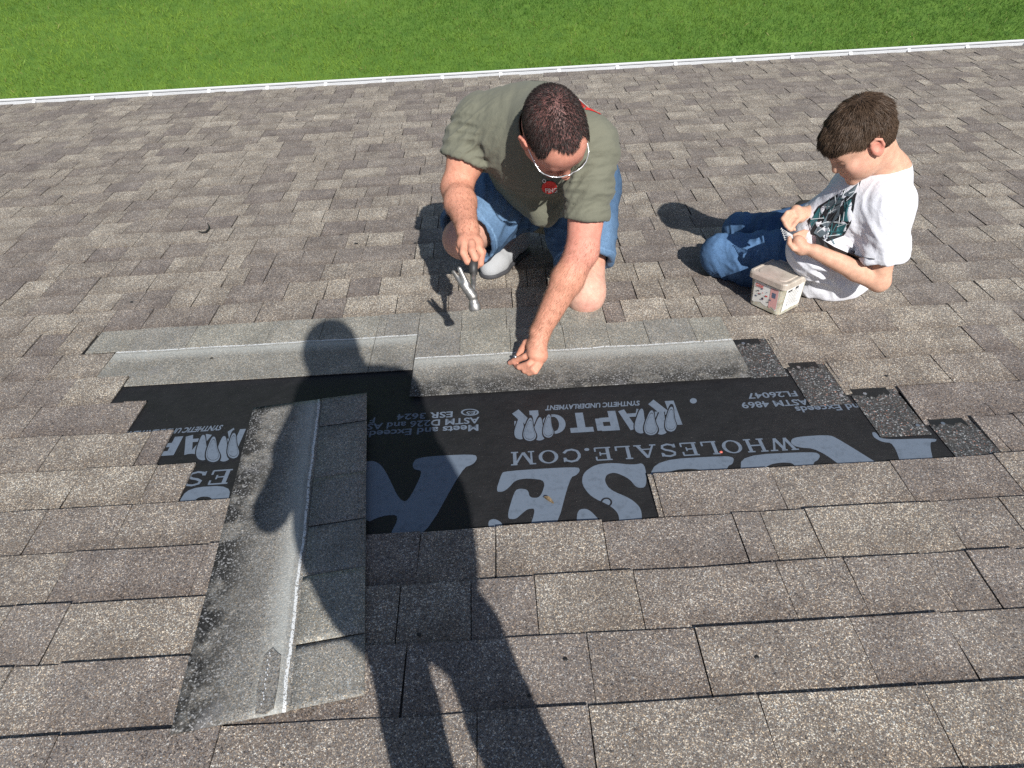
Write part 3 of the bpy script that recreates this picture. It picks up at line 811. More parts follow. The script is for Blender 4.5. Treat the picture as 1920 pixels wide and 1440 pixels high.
def vnoise(P):
    i = np.floor(P).astype(int); f = P-i; f = f*f*(3-2*f); r = 0
    for a in (0, 1):
        for b in (0, 1):
            for c in (0, 1):
                w = (f[:, 0] if a else 1-f[:, 0])*(f[:, 1] if b else 1-f[:, 1])*(f[:, 2] if c else 1-f[:, 2])
                r = r+w*_lat[(i[:, 0]+a) % 32, (i[:, 1]+b) % 32, (i[:, 2]+c) % 32]
    return r*2-1
def folds(V, N, amp, centre, axis, freq, spread=1.0, sharp=1.0, warp=0.6):
    """cloth folds: ridges running across 'axis' directions, warped by noise, fading with distance from centre"""
    q = (V-centre)@unit(axis); w = vnoise(V*9)*warp+vnoise(V*23)*warp*0.35
    r = np.sin(q*freq+w*6.0); r = np.sign(r)*np.abs(r)**sharp
    fall = np.exp(-((np.linalg.norm(V-centre, axis=1)/spread)**2))
    return V+N*(amp*r*fall)[:, None]
def creases(V, N, amp, centre, axis, freq, spread, stretch=0.22, seed=0.0):
    """irregular cloth folds: long ridges of anisotropic noise, packed across 'axis', fading away from centre"""
    a = unit(axis); b = unit(np.cross(a, (0.31, 0.22, 0.92))); c = np.cross(a, b); Q = V-centre
    W = vnoise(V*8+seed)*0.03
    P = np.stack([(Q@a+W)*freq+seed, Q@b*freq*stretch+seed*1.7, Q@c*freq*stretch+seed*0.6], 1)
    n = vnoise(P); r = 1-2.4*np.abs(n)
    P2 = P*2.1+7; r2 = 1-2.4*np.abs(vnoise(P2))
    fall = np.exp(-((np.linalg.norm(Q, axis=1)/spread)**2))
    return V+N*(amp*(r+0.4*r2)*fall)[:, None]
def skin_mesh(vol, it=2): 
    V, F = vol.mesh(); V = relax(V, F, it, 0.3); return V, F
def near(V, a, b, r):
    """soft 0..1 weight of vertices around the segment a-b"""
    a, b = vec(a), vec(b); ab = b-a; t = np.clip((V-a)@ab/max(1e-9, ab@ab), 0, 1)
    d = np.linalg.norm(V-a-t[:, None]*ab, axis=1); return np.clip(1.5-d/r, 0, 1)

def skin_material(name):
    t = NT(name); c = t.attr('Col', 'Color')
    blot = t.ramp(t.noise(55, 4, 0.6), [(0.3, (0.86, 0.80, 0.78)), (0.7, (1.12, 1.10, 1.08))])
    fr = t.math('MULTIPLY', t.math('GREATER_THAN', t.noise(260, 2), 0.66), 0.10); c = t.mix(fr, c, (0.30, 0.15, 0.09))
    c = t.mix(1.0, c, blot, 'MULTIPLY'); t.col(c)
    t.b.inputs['Subsurface Weight'].default_value = 0.06; t.b.inputs['Subsurface Radius'].default_value = (0.012, 0.005, 0.003); t.b.inputs['Subsurface Scale'].default_value = 0.6
    t.bump(t.noise(420, 3), 0.25, 0.0008); return t.set(rough=0.58, spec=0.3)
def cloth_material(name, c, c2, scale=500, rough=0.9, heather=0.5):
    t = NT(name); n = t.noise(scale, 2); big_ = t.noise(12, 4)
    k = t.mix(t.math('MULTIPLY', n, heather), c, c2)
    k = t.mix(t.math('MULTIPLY', big_, 0.3), k, tuple(x*0.78 for x in c)); t.col(k)
    t.bump(t.math('ADD', t.math('MULTIPLY', n, 0.12), t.math('MULTIPLY', t.noise(34, 4, 0.6), 1.6)), 0.55, 0.0035); t.b.inputs['Sheen Weight'].default_value = 0.08
    return t.set(rough=rough, spec=0.2)
def denim_material(name, dark, lightc):
    t = NT(name); w = t.new('ShaderNodeTexWave', bands_direction='DIAGONAL'); w.inputs['Scale'].default_value = 260; w.inputs['Distortion'].default_value = 1.5
    t.link(t.tc(), w.inputs['Vector'])
    wear = t.attr('wear'); f = t.math('ADD', t.math('MULTIPLY', t.noise(22, 5, 0.65), 0.55), t.math('MULTIPLY', wear, 0.6))
    c = t.ramp(f, [(0.20, dark), (0.95, lightc)])
    c = t.mix(1.0, c, t.ramp(t.noise(160, 4, 0.7), [(0.3, 0.68), (0.7, 1.25)]), 'MULTIPLY')
    c = t.mix(t.math('MULTIPLY', w.outputs['Fac'], 0.28), c, tuple(min(1, x*1.6+0.03) for x in lightc))
    t.col(c); t.bump(t.math('ADD', w.outputs['Fac'], t.math('MULTIPLY', t.noise(60, 4), 2.0)), 0.35, 0.001); return t.set(rough=0.88, spec=0.2)
def hair_material(name, c, c2):
    t = NT(name); t.col(t.ramp(t.noise(300, 2), [(0.3, c), (0.75, c2)])); return t.set(rough=0.55, spec=0.28)
def plain(name, c, rough=0.5, metal=0.0, spec=0.5):
    t = NT(name); t.col(c); return t.set(rough=rough, metal=metal, spec=spec)

def strands(name, V, F, n, length, flow, lift, mat, parent, width=0.0011, seed=1, weight=None, curl=0.25):
    """short hairs standing on a scalp surface as thin tapered blades"""
    g = np.random.default_rng(seed); N = normals(V, F)
    a = np.linalg.norm(np.cross(V[F[:, 2]]-V[F[:, 0]], V[F[:, 3]]-V[F[:, 1]]), axis=1)
    if weight is not None: a = a*weight(V[F].mean(1))
    f = g.choice(len(F), n, p=a/a.sum()); w = g.dirichlet((1, 1, 1, 1), n)
    P = (V[F[f]]*w[:, :, None]).sum(1); Nn = N[F[f, 0]]
    D = flow(P, Nn); D = D+g.normal(0, 0.22, D.shape); D = D-(D*Nn).sum(1)[:, None]*Nn; D /= np.maximum(np.linalg.norm(D, axis=1), 1e-6)[:, None]
    Ln = (length(P) if callable(length) else length)*g.uniform(0.6, 1.15, n); Ln = Ln[:, None]
    up = lift(P)[:, None] if callable(lift) else lift
    d1 = D*(1-up)+Nn*up; d1 /= np.linalg.norm(d1, axis=1)[:, None]
    P1 = P+d1*Ln*0.5; d2 = d1*(1-curl)+D*curl-Nn*curl*0.5; d2 /= np.linalg.norm(d2, axis=1)[:, None]; P2 = P1+d2*Ln*0.5
    S = np.cross(d1, Nn+g.normal(0, 0.5, Nn.shape)); S /= np.maximum(np.linalg.norm(S, axis=1), 1e-6)[:, None]; S *= width/2
    P0 = P-Nn*0.001
    Q = np.stack([P0-S, P0+S, P1+S*0.8, P1-S*0.8, P2+S*0.25, P2-S*0.25], 1).reshape(-1, 3)
    b = np.arange(n)[:, None]*6; FF = np.concatenate([b+np.array([[0, 1, 2, 3]]), b+np.array([[3, 2, 4, 5]])])
    me = fast_mesh(name, Q, FF); return part(name, me, mat, parent)

def tube(pts, r, n=8, closed=False, cap=True):
    pts = [vec(p) for p in pts]; r = [r]*len(pts) if np.isscalar(r) else r; V = []; F = []; prev = None
    for i, p in enumerate(pts):
        d = unit(pts[min(i+1, len(pts)-1)]-pts[max(i-1, 0)])
        if prev is None:
            s_ = np.cross(d, (0, 0, 1)); s_ = unit(s_) if np.linalg.norm(s_) > 1e-3 else vec(1, 0, 0)
        else: s_ = unit(prev-d*(prev@d))
        prev = s_; t = np.cross(d, s_)
        V += [p+r[i]*(math.cos(2*math.pi*k/n)*s_+math.sin(2*math.pi*k/n)*t) for k in range(n)]
        if i: F += [((i-1)*n+k, (i-1)*n+(k+1) % n, i*n+(k+1) % n, i*n+k) for k in range(n)]
    if cap: F += [tuple(reversed(range(n))), tuple(range((len(pts)-1)*n, len(pts)*n))]
    return V, F
def tube_part(name, pts, r, mat, parent, n=8):
    v, f = tube(pts, r, n); return part(name, mesh(name, v, f), mat, parent, smooth=True)

class Frame:
    """a head: x to the person's left, y out of the face, z to the crown, origin between the ears"""
    def __init__(s, o, F, U):
        s.o = vec(o); s.F = unit(F); U = vec(U); s.U = unit(U-s.F*(U@s.F)); s.L = np.cross(s.U, s.F)
        s.R = np.stack([s.L, s.F, s.U])
        s.k = 1.0
    def __call__(s, x, y, z): return s.o+s.k*(x*s.L+y*s.F+z*s.U)
    def inv(s, P): return (P-s.o)@s.R.T/s.k
def build_head(v, h, child=False):
    k = h.k
    def E(c, r, kk=0.012, op='add'): v.ell(h(*c), np.array(r)*k, h.R, kk*k, op)
    def C(a, b, ra, rb, kk=0.01, op='add'): v.cap(h(*a), h(*b), ra*k, rb*k, kk*k, op)
    E((0, -0.012, 0.048), (0.077, 0.099, 0.084), 0.02)
    E((0, 0.030, -0.025), (0.064, 0.066, 0.090), 0.04)
    E((0, 0.045, 0.045), (0.062, 0.052, 0.05), 0.03)
    if child: E((0, 0.030, -0.045), (0.060, 0.058, 0.055), 0.03)
    else: C((-0.045, 0.01, -0.07), (0.0, 0.072, -0.098), 0.026, 0.022, 0.03); C((0.045, 0.01, -0.07), (0.0, 0.072, -0.098), 0.026, 0.022, 0.03)
    E((0, 0.076, -0.098), (0.022, 0.018, 0.017), 0.02)
    C((-0.034, 0.082, 0.022), (0.034, 0.082, 0.022), 0.012, 0.012, 0.022)
    for s in (-1, 1):
        E((s*0.037, 0.070, -0.022), (0.024, 0.022, 0.022), 0.02)
        E((s*0.031, 0.102, 0.002), (0.015, 0.013, 0.010), 0.014, 'cut')
        E((s*0.031, 0.083, 0.003), (0.0125, 0.0125, 0.0125), 0.004)
        # ear: shell, rim, hollow, lobe
        E((s*0.081, -0.004, -0.002), (0.009, 0.020, 0.032), 0.006)
        pts = [(s*0.079, 0.012, 0.010), (s*0.086, 0.008, 0.026), (s*0.091, -0.008, 0.032), (s*0.093, -0.020, 0.020), (s*0.090, -0.021, -0.002), (s*0.083, -0.010, -0.024), (s*0.079, 0.003, -0.032)]
        for a, b in zip(pts[:-1], pts[1:]): C(a, b, 0.0045, 0.0045, 0.003)
        E((s*0.095, -0.003, 0.003), (0.011, 0.012, 0.019), 0.003, 'cut')
    ny = 0.112 if not child else 0.100
    C((0, 0.090, 0.020), (0, ny+0.002, -0.024), 0.0085, 0.0115, 0.014)
    E((0, ny+0.004, -0.028), (0.0115, 0.0105, 0.010), 0.008)
    for s in (-1, 1): E((s*0.012, ny-0.010, -0.031), (0.009, 0.011, 0.008), 0.007)
    C((-0.021, 0.086, -0.060), (0.021, 0.086, -0.060), 0.006, 0.006, 0.008)
    C((0, 0.0915, -0.0575), (0, 0.0915, -0.0575), 0.0075, 0.0075, 0.009)
    C((-0.015, 0.087, -0.069), (0.015, 0.087, -0.069), 0.0065, 0.0065, 0.007)
    C((-0.024, 0.096, -0.0642), (0.024, 0.096, -0.0642), 0.0022, 0.0022, 0.003, 'cut')

# ------------------------------------------------------------------ the kneeling man
SK_MAN, SK_BOY = skin_material('sunburnt_skin'), skin_material('boy_skin')
man = thing('person', G(1000, 500), 'kneeling man in olive t-shirt, denim shorts and sunglasses swinging a hammer', 'person')
def build_man():
    shR, elR, wrR = A(897, 232, 2.02), A(856, 352, 1.95), A(877, 430, 1.735)
    shL, elL, wrL = A(1112, 278, 1.88), A(1092, 470, 1.80), A(1013, 622, 1.715)
    hipR, hipL = A(968, 350, 2.36), A(1085, 350, 2.34)
    knL, knR = A(1098, 556, 2.05), A(868, 448, 2.10)
    anL = vec(knL[0]+0.03, knL[1]+0.40, 0.06); anR = G(1003, 452, 0)+vec(-0.02, -0.03, 0.13)
    headc = A(1036, 250, 1.735)
    toC = unit(CAM-headc); right = unit(np.cross(toC, (0, 0, 1)))*-1
    if right[0] < 0: right = -right
    dn = unit(np.cross(toC, right)); dn = dn if dn[2] < 0 else -dn
    tilt = math.radians(7)
    fimg = unit(0.36*right+0.93*dn)
    Fv = fimg*math.cos(tilt)+toC*math.sin(tilt); Uv = toC*math.cos(tilt)-fimg*math.sin(tilt)
    Uv = Uv*math.cos(0.30)+unit(right)*math.sin(0.30); h = Frame(headc, Fv, Uv); h.k = 0.93
    chest = (shR+shL)/2; pelv = (hipR+hipL)/2
    back = unit(np.cross(shL-shR, pelv-chest)); back = back if back[2] > 0 else -back
    ax0 = unit(pelv-chest)
    waist = chest*0.40+pelv*0.60+back*0.02
    v = Vol((-0.30, 1.46, -0.01), (0.50, 2.80, 0.90), 0.0032)
    neck0 = chest+back*0.02-unit(pelv-chest)*0.02
    build_head(v, h)
    v.chain([h(0, -0.035, -0.05), neck0+back*0.02], [0.056, 0.058], 0.03)
    # trunk under the clothes keeps the body in one piece
    v.chain([chest+back*0.01+ax0*0.04, waist, pelv], [0.090, 0.115, 0.12], 0.03)
    v.cap(shR, shL, 0.055, 0.055, 0.02)
    # arms
    v.chain([shR, shR*0.45+elR*0.55, elR], [0.060, 0.053, 0.044], 0.02)
    v.chain([elR, elR*0.62+wrR*0.38, wrR], [0.043, 0.044, 0.029], 0.02)
    v.chain([shL, shL*0.5+elL*0.5, elL], [0.060, 0.056, 0.046], 0.02)
    v.chain([elL, elL*0.65+wrL*0.35, wrL], [0.045, 0.046, 0.030], 0.02)
    # legs
    v.chain([hipR, hipR*0.5+knR*0.5, knR], [0.095, 0.085, 0.062], 0.03); v.cap(knR, knR, 0.064, 0.064, 0.02)
    v.chain([knR, knR*0.65+anR*0.35, anR], [0.058, 0.058, 0.040], 0.02)
    v.chain([hipL, hipL*0.5+knL*0.5, knL], [0.095, 0.085, 0.064], 0.03)
    v.cap(knL+vec(0, -0.008, 0.032), knL+vec(0, -0.008, 0.032), 0.062, 0.062, 0.03)
    v.chain([knL+vec(0, 0, 0.02), knL*0.6+anL*0.4+vec(0, 0, 0.03), anL], [0.052, 0.056, 0.036], 0.03)
    # left hand, pinching a nail on the new shingle
    pk = G(1006, 664, 0.062)
    v.cap(wrL, pk, 0.027, 0.030, 0.012, sq=(unit(vec(0.3, 0.2, 1)), 0.72))
    v.cap(G(1000, 648, 0.075), G(1012, 668, 0.055), 0.021, 0.022, 0.014)
    fing = [([(1000, 660, .066), (984, 669, .052), (964, 677, .026), (956, 680, .014)], .0098),
            ([(1008, 670, .056), (992, 682, .044), (974, 688, .024), (968, 686, .013)], .0100),
            ([(1012, 677, .048), (999, 691, .036), (984, 695, .019), (979, 691, .011)], .0094),
            ([(1013, 682, .040), (1004, 697, .028), (992, 700, .014), (988, 696, .009)], .0082),
            ([(1002, 640, .084), (986, 643, .074), (978, 656, .052), (971, 668, .034)], .0110)]
    for pts, r in fing:
        q = [G(*p) for p in pts]; v.chain(q, [r*1.12, r*1.02, r*0.95, r*0.80], 0.0025)
    # right hand round the hammer handle
    pr = A(881, 457, 1.69)
    v.cap(wrR, pr, 0.028, 0.031, 0.014, sq=(unit(vec(0.2, -0.7, 0.7)), 0.8))
    v.cap(A(872, 456, 1.685), A(893, 458, 1.69), 0.020, 0.019, 0.016)
    fing = [([(871, 456, 1.672), (869, 474, 1.650), (877, 490, 1.640), (887, 488, 1.656)], .0108),
            ([(884, 456, 1.668), (885, 470, 1.642), (891, 484, 1.634), (895, 478, 1.655)], .0108),
            ([(895, 460, 1.678), (903, 474, 1.668), (901, 494, 1.658), (893, 500, 1.664)], .0098),
            ([(899, 462, 1.690), (906, 472, 1.690), (903, 486, 1.680), (895, 490, 1.678)], .0086),
            ([(866, 446, 1.700), (861, 466, 1.690), (868, 482, 1.676), (878, 488, 1.668)], .0100)]
    for pts, r in fing:
        q = [A(*p) for p in pts]; v.chain(q, [r*1.05, r*0.98, r*0.95, r*0.82], 0.0025)
    V, F = skin_mesh(v, 2)
    # skin colour zones
    C = np.tile(np.array([0.59, 0.288, 0.198]), (len(V), 1))
    def tint(w, c):
        nonlocal C
        C = C*(1-w[:, None])+np.array(c)*w[:, None]
    L = h.inv(V); face = np.clip(1.6-np.linalg.norm((L-np.array([0, 0.03, -0.01]))/np.array([0.10, 0.11, 0.13]), axis=1), 0, 1)
    tint(face, (0.60, 0.27, 0.20))
    tint(np.clip(1-np.linalg.norm((L-np.array([0, 0.09, 0.055]))/np.array([0.055, 0.05, 0.03]), axis=1), 0, 1)*0.6, (0.66, 0.30, 0.24))
    tint(near(V, h(0.08, 0, 0), h(-0.08, 0, 0), 0.035)*np.clip((np.abs(L[:, 0])-0.07)*60, 0, 1)*0.7, (0.62, 0.22, 0.17))
    tint(near(V, shL*0.4+elL*0.6, elL, 0.055)*0.9, (0.70, 0.30, 0.245))
    tint(near(V, knL, knL+vec(0, 0.1, 0), 0.10)*0.9, (0.70, 0.46, 0.37)); tint(near(V, knR, knR, 0.12)*0.8, (0.62, 0.38, 0.30))
    tint(near(V, knL+vec(0, -0.05, 0.0), knL+vec(0, -0.05, 0), 0.03)*0.5, (0.62, 0.25, 0.22))
    tint(near(V, G(958, 680, .014), G(990, 694, .012), 0.016)*0.5, (0.66, 0.30, 0.24))
    lips = np.clip(1.4-np.linalg.norm((L-np.array([0, 0.092, -0.064]))/np.array([0.024, 0.014, 0.010]), axis=1), 0, 1); tint(lips*0.7, (0.42, 0.15, 0.13))
    # stubble
    st = np.clip(1.5-np.linalg.norm((L-np.array([0, 0.05, -0.085]))/np.array([0.06, 0.06, 0.04]), axis=1), 0, 1)*0.4; tint(st, (0.30, 0.19, 0.15))
    # shorn scalp shows dark through the thin hair
    me = fast_mesh('body', V, F); set_col(me, 'Col', C); bodyo = part('body', me, SK_MAN, man, smooth=True)
    for e_, w_, n_, sd_ in ((elR, wrR, 1700, 21), (elL, wrL, 2400, 22)):
        ax_ = unit(w_-e_)
        strands('arm_hair', V, F, n_*2, 0.013, lambda P, N: ax_+0*P, 0.28, hair_material('arm_hair', (0.20, 0.105, 0.06), (0.30, 0.17, 0.10)), bodyo, 0.00032, sd_, weight=lambda c_: np.clip(near(c_, e_, w_, 0.046), 0, 1))

    # ---- hair: close-cropped, receding at the temples
    hv = Vol(h.o-0.16, h.o+0.16, 0.0036)
    hv.ell(h(0, -0.012, 0.048), np.array((0.0795, 0.1015, 0.0865))*h.k, h.R, 0.0); hv.ell(h(0, 0.043, 0.046), np.array((0.064, 0.053, 0.0505))*h.k, h.R, 0.03*h.k)
    V, F = hv.mesh(); V = relax(V, F, 2, 0.4); q = h.inv(V)
    def hairline(q):
        x = np.abs(q[:, 0]); 
        front = 0.062+0.010*np.clip(1-x/0.022, 0, 1) - 1.1*np.clip(x-0.020, 0, 0.022) + 1.3*np.clip(x-0.044, 0, 0.02)   # forward limit (y) over the brow
        top_ = q[:, 1] < front+0.35*np.clip(q[:, 2]-0.085, -0.05, 0.04)
        side = (q[:, 2] > 0.012-0.9*np.clip(-q[:, 1]-0.02, -0.02, 0.06)) | (q[:, 1] < -0.055)
        side &= ~((q[:, 1] > 0.020) & (q[:, 2] < 0.036)) & (q[:, 2] > -0.055)
        return top_ & side
    keep = hairline(q[F].mean(1)); F2 = F[keep]; used = np.unique(F2); mp = np.full(len(V), -1); mp[used] = np.arange(len(used)); V2, F2 = V[used], mp[F2]
    me = fast_mesh('hair', V2, F2); M_HAIR = hair_material('dark_brown_cropped_hair', (0.012, 0.008, 0.007), (0.035, 0.023, 0.020))
    t = NT('scalp_under_hair'); thin = t.ramp(t.noise(340, 2), [(0.36, (0.022, 0.014, 0.013)), (0.68, (0.25, 0.105, 0.09))]); t.col(thin); M_SC = t.set(rough=0.6)
    hairo = part('hair', me, M_SC, man, smooth=True)
    whorl = h(0, -0.05, 0.13)
    def flow(P, N): return (P-whorl)/np.maximum(np.linalg.norm(P-whorl, axis=1), 1e-4)[:, None]+h.F*0.6-h.U*0.15
    strands('hair_strands', V2, F2, 10000, 0.0095, flow, 0.42, M_HAIR, hairo, 0.0011, 3)
    eb = hair_material('eyebrow_hair', (0.03, 0.018, 0.014), (0.05, 0.03, 0.024))
    for s in (-1, 1):
        tube_part('eyebrow', [h(s*0.014, 0.0955, 0.021), h(s*0.030, 0.0945, 0.027), h(s*0.048, 0.082, 0.023)], [0.003, 0.0036, 0.002], eb, man, 6)

    # ---- t-shirt
    s = Vol((-0.32, 1.62, 0.05), (0.52, 2.72, 0.92), 0.0044)
    lat = unit(shL-shR); ax = unit(pelv-chest)
    s.cap(chest+ax*0.05+back*0.005, waist, 0.178, 0.182, 0.02, sq=(back, 0.80))
    s.cap(waist, pelv+ax*0.02-back*0.005, 0.182, 0.186, 0.03, sq=(back, 0.84))
    s.cap(shR+back*0.004+lat*0.02, shL+back*0.004-lat*0.02, 0.082, 0.082, 0.05)
    s.cap(chest+ax*0.08+back*0.02, waist-ax*0.02+back*0.012, 0.145, 0.14, 0.05)
    belly = A(1020, 395, 2.02); s.cap(waist-back*0.03, belly, 0.125, 0.050, 0.06)
    s.cap(h(0, -0.04, -0.055)*0.6+neck0*0.4, neck0+ax*0.06, 0.070, 0.10, 0.04)
    for sh, el, e, dr in ((shR, elR, 0.60, 0.006), (shL, elL, 0.68, 0.011)):
        a = unit(el-sh); end = sh+(el-sh)*e
        s.chain([sh, sh+(end-sh)*0.5, end+a*0.02], [0.080-dr, 0.075-dr, 0.074-dr], 0.025)
        s.cap(end-a*0.012, end+a*0.004, 0.0785-dr, 0.0785-dr, 0.004)
    # open ends: cut sleeves and hem square, then hollow them
    def trim(c, n, R):
        n = unit(n); lo, hi = c-R, c+R; sl, g = s._box(lo, hi)
        q = (g[0]-c[0])*n[0]+(g[1]-c[1])*n[1]+(g[2]-c[2])*n[2]
        rr = np.sqrt((g[0]-c[0])**2+(g[1]-c[1])**2+(g[2]-c[2])**2)
        s.d[sl] = np.where(rr < R, np.maximum(s.d[sl], q), s.d[sl]).astype(np.float32)
    for sh, el, e, dr in ((shR, elR, 0.60, 0.006), (shL, elL, 0.68, 0.011)):
        a = unit(el-sh); end = sh+(el-sh)*e
        trim(end+a*0.0, a, 0.098)
        s.cap(end-a*0.05, end+a*0.05, 0.068-dr, 0.0705-dr, 0.004, 'cut')
    s.cap(h(0, -0.03, -0.02), h(0, -0.04, -0.055)*0.5+neck0*0.5, 0.060, 0.062, 0.006, 'cut')
    V, F = s.mesh(); V = relax(V, F, 3, 0.5); N = normals(V, F)
    for sh, el, sd_ in ((shR, elR, 1.3), (shL, elL, 4.1)):
        V = creases(V, N, 0.0060, sh+(el-sh)*0.26-back*0.02, unit(el-sh)+lat*0.25, 46, 0.11, 0.25, sd_)
        V = creases(V, N, 0.0065, sh+(el-sh)*0.05-back*0.04, unit(el-sh)*0.6+lat*0.8, 40, 0.13, 0.25, sd_+2)
    V = creases(V, N, 0.0075, shR+lat*0.08+ax*0.02, lat+ax*0.2, 48, 0.11, 0.2, 9.2)
    V = creases(V, N, 0.0070, waist-back*0.08, ax+lat*0.5, 26, 0.20, 0.3, 5.5)
    V = creases(V, N, 0.0050, waist+lat*0.14, ax+lat*0.3, 30, 0.22, 0.3, 6.6)
    V = creases(V, N, 0.0035, chest*0.6+pelv*0.4+back*0.1, ax*0.4+lat, 22, 0.28, 0.35, 7.7)
    M_OL = cloth_material('olive_heather_jersey', (0.138, 0.139, 0.102), (0.235, 0.235, 0.185))
    me = fast_mesh('t_shirt', V, F); shirt = part('t_shirt', me, M_OL, man, smooth=True)
    bvh = BVHTree.FromPolygons([tuple(p) for p in V], [tuple(map(int, q)) for q in F])
    def drape(name, P, faces, d, mat, off=0.0016, par=shirt):
        out = []
        for p in P:
            hit = bvh.ray_cast(Vector(p)-Vector(d)*0.5, Vector(d), 1.2)
            out.append(np.array(hit[0])-np.array(d)*off if hit[0] is not None else p)
        return part(name, mesh(name, out, faces), mat, par)
    M_RED = plain('red_shirt_print', (0.75, 0.035, 0.03), 0.7); M_WP = plain('white_shirt_print', (0.78, 0.78, 0.76), 0.7)
    # big print across the upper back: a white arc over red bars
    hit_ = bvh.ray_cast(Vector(CAM), Vector(ray(1072, 176)), 5)[0]; cb = np.array(hit_)-ax*0.028-lat*0.05 if hit_ is not None else chest*0.62+pelv*0.38
    def strip(u0, u1, w0, w1, n=10):
        P = []; Fq = []
        for i in range(n+1):
            u = u0+(u1-u0)*i/n; bow = 0.035*(1-((u-0.02)/0.16)**2)
            for w in (w0, w1): P.append(cb+lat*u+ax*(w-bow)+back*0.2)
            if i: Fq.append((2*i-2, 2*i-1, 2*i+1, 2*i))
        return P, Fq
    for (u0, u1, w0, w1, m) in ((-0.10, 0.13, 0.055, 0.068, M_WP), (-0.02, 0.03, 0.000, 0.030, M_RED), (0.035, 0.060, 0.0, 0.034, M_RED), (0.065, 0.10, 0.004, 0.034, M_RED), (0.105, 0.15, 0.008, 0.034, M_RED), (0.0, 0.15, 0.040, 0.047, M_RED)):
        P, Fq = strip(u0, u1, w0, w1); drape('back_print', P, Fq, -back, m)
    # chest mark: red disc with white lettering, in shade under the chin
    cen = A(1030, 352, 1.93); dv = unit(cen-CAM); rt = unit(np.cross(dv, (0, 0, 1))); up_ = np.cross(rt, dv)
    n = 20; P = [cen+0.022*(math.cos(2*math.pi*i/n)*rt+0.8*math.sin(2*math.pi*i/n)*up_) for i in range(n)]
    drape('chest_print', P, [tuple(range(n))], dv, M_RED, 0.007)
    for body, (px, py), wd in (('O', (1021, 340), 0.010), ('FING', (1034, 357), 0.034)):
        tv, tf = text_data(body, 0.02); c = A(px, py, 1.93); x0, x1 = tv[:, 0].min(), tv[:, 0].max(); sc = wd/(x1-x0)
        drape('chest_lettering', [c+rt*((q[0]-(x0+x1)/2)*sc)+up_*((q[1]-0.35)*sc*1.1)+(-rt*0.12*(q[1])*sc) for q in tv], tf, dv, M_WP, 0.009)
    # ribbed collar and hems
    # ---- denim shorts
    s = Vol((-0.30, 1.90, 0.0), (0.50, 2.80, 0.62), 0.0044)
    s.cap(hipR, hipL, 0.150, 0.150, 0.03); s.cap(pelv, pelv-ax*0.06, 0.155, 0.155, 0.04, sq=(back, 0.85))
    ends = []
    for hp, kn, e, r0, r1 in ((hipR, knR, 0.93, 0.135, 0.108), (hipL, knL+vec(0, 0, 0.05), 0.80, 0.138, 0.100)):
        a = unit(kn-hp); end = hp+(kn-hp)*e
        s.chain([hp, hp*0.5+end*0.5, end+a*0.03], [r0, (r0+r1)/2, r1], 0.03); s.cap(end-a*0.024, end, r1+0.003, r1+0.003, 0.002); ends.append((end, a, r1))
    def trim2(c, n, R):
        n = unit(n); sl, g = s._box(c-R, c+R)
        q = (g[0]-c[0])*n[0]+(g[1]-c[1])*n[1]+(g[2]-c[2])*n[2]; rr = np.sqrt((g[0]-c[0])**2+(g[1]-c[1])**2+(g[2]-c[2])**2)
        s.d[sl] = np.where(rr < R, np.maximum(s.d[sl], q), s.d[sl]).astype(np.float32)
    for end, a, r1 in ends:
        trim2(end, a, 0.125); s.cap(end-a*0.05, end+a*0.05, r1-0.012, r1-0.008, 0.004, 'cut')
    s.half(vec(0, 0, 0.012), (0, 0, -1))
    V, F = s.mesh(); V = relax(V, F, 3, 0.5); N = normals(V, F)
    V = creases(V, N, 0.0075, pelv-back*0.1-ax*0.08, lat+ax*0.3, 26, 0.18, 0.3, 1.1)
    V = creases(V, N, 0.0065, hipL*0.5+knL*0.5, ax*0.3+vec(0.3, 0, 1), 22, 0.22, 0.3, 2.2)
    V = creases(V, N, 0.0055, hipR*0.4+knR*0.6, lat+ax*0.4, 22, 0.22, 0.3, 3.3)
    V += N*(0.0015*vnoise(V*40))[:, None]
    wear = np.clip(near(V, knR*0.7+hipR*0.3+vec(0, -0.05, 0.08), hipR, 0.09)+near(V, knL*0.5+hipL*0.5+vec(0.03, -0.06, 0.05), knL, 0.08), 0, 1)*0.75
    for end, a, r1 in ends: wear = np.where(np.abs((V-end)@a+0.012) < 0.0035, 1.0, wear)
    me = fast_mesh('shorts', V, F); set_float(me, 'wear', wear)
    part('shorts', me, denim_material('faded_denim', (0.030, 0.066, 0.130), (0.150, 0.255, 0.40)), man, smooth=True)

    # ---- shoe (the forward foot)
    heel, toe = G(1003, 458, 0.0), G(902, 528, 0.0)
    fd = unit(toe-heel); sd = np.cross((0, 0, 1), fd); fl = 0.31; heel = toe-fd*fl
    def S(x, y, z): return heel+(fd*x+sd*y+vec(0, 0, z))*1.09
    s = Vol(np.minimum(heel, toe)-0.10, np.maximum(heel, toe)+vec(0.10, 0.10, 0.20), 0.0036)
    s.chain([S(0.045, 0, 0.052), S(0.13, 0.0, 0.050), S(0.205, 0.008, 0.042), S(0.238, 0.010, 0.036)], [0.042, 0.043, 0.047, 0.040], 0.02, sq=((0, 0, 1), 0.95))
    s.chain([S(0.05, 0, 0.07), S(0.066, 0, 0.13)], [0.048, 0.050], 0.02); s.chain([S(0.07, 0, 0.085), S(0.165, 0.004, 0.06)], [0.034, 0.028], 0.025)
    s.cap(S(0.06, 0, 0.19), S(0.066, 0, 0.12), 0.040, 0.040, 0.006, 'cut'); s.half(vec(0, 0, 0.016), (0, 0, -1))
    V, F = s.mesh(); V = relax(V, F, 2, 0.4); N = normals(V, F); V += N*(0.0012*vnoise(V*40))[:, None]
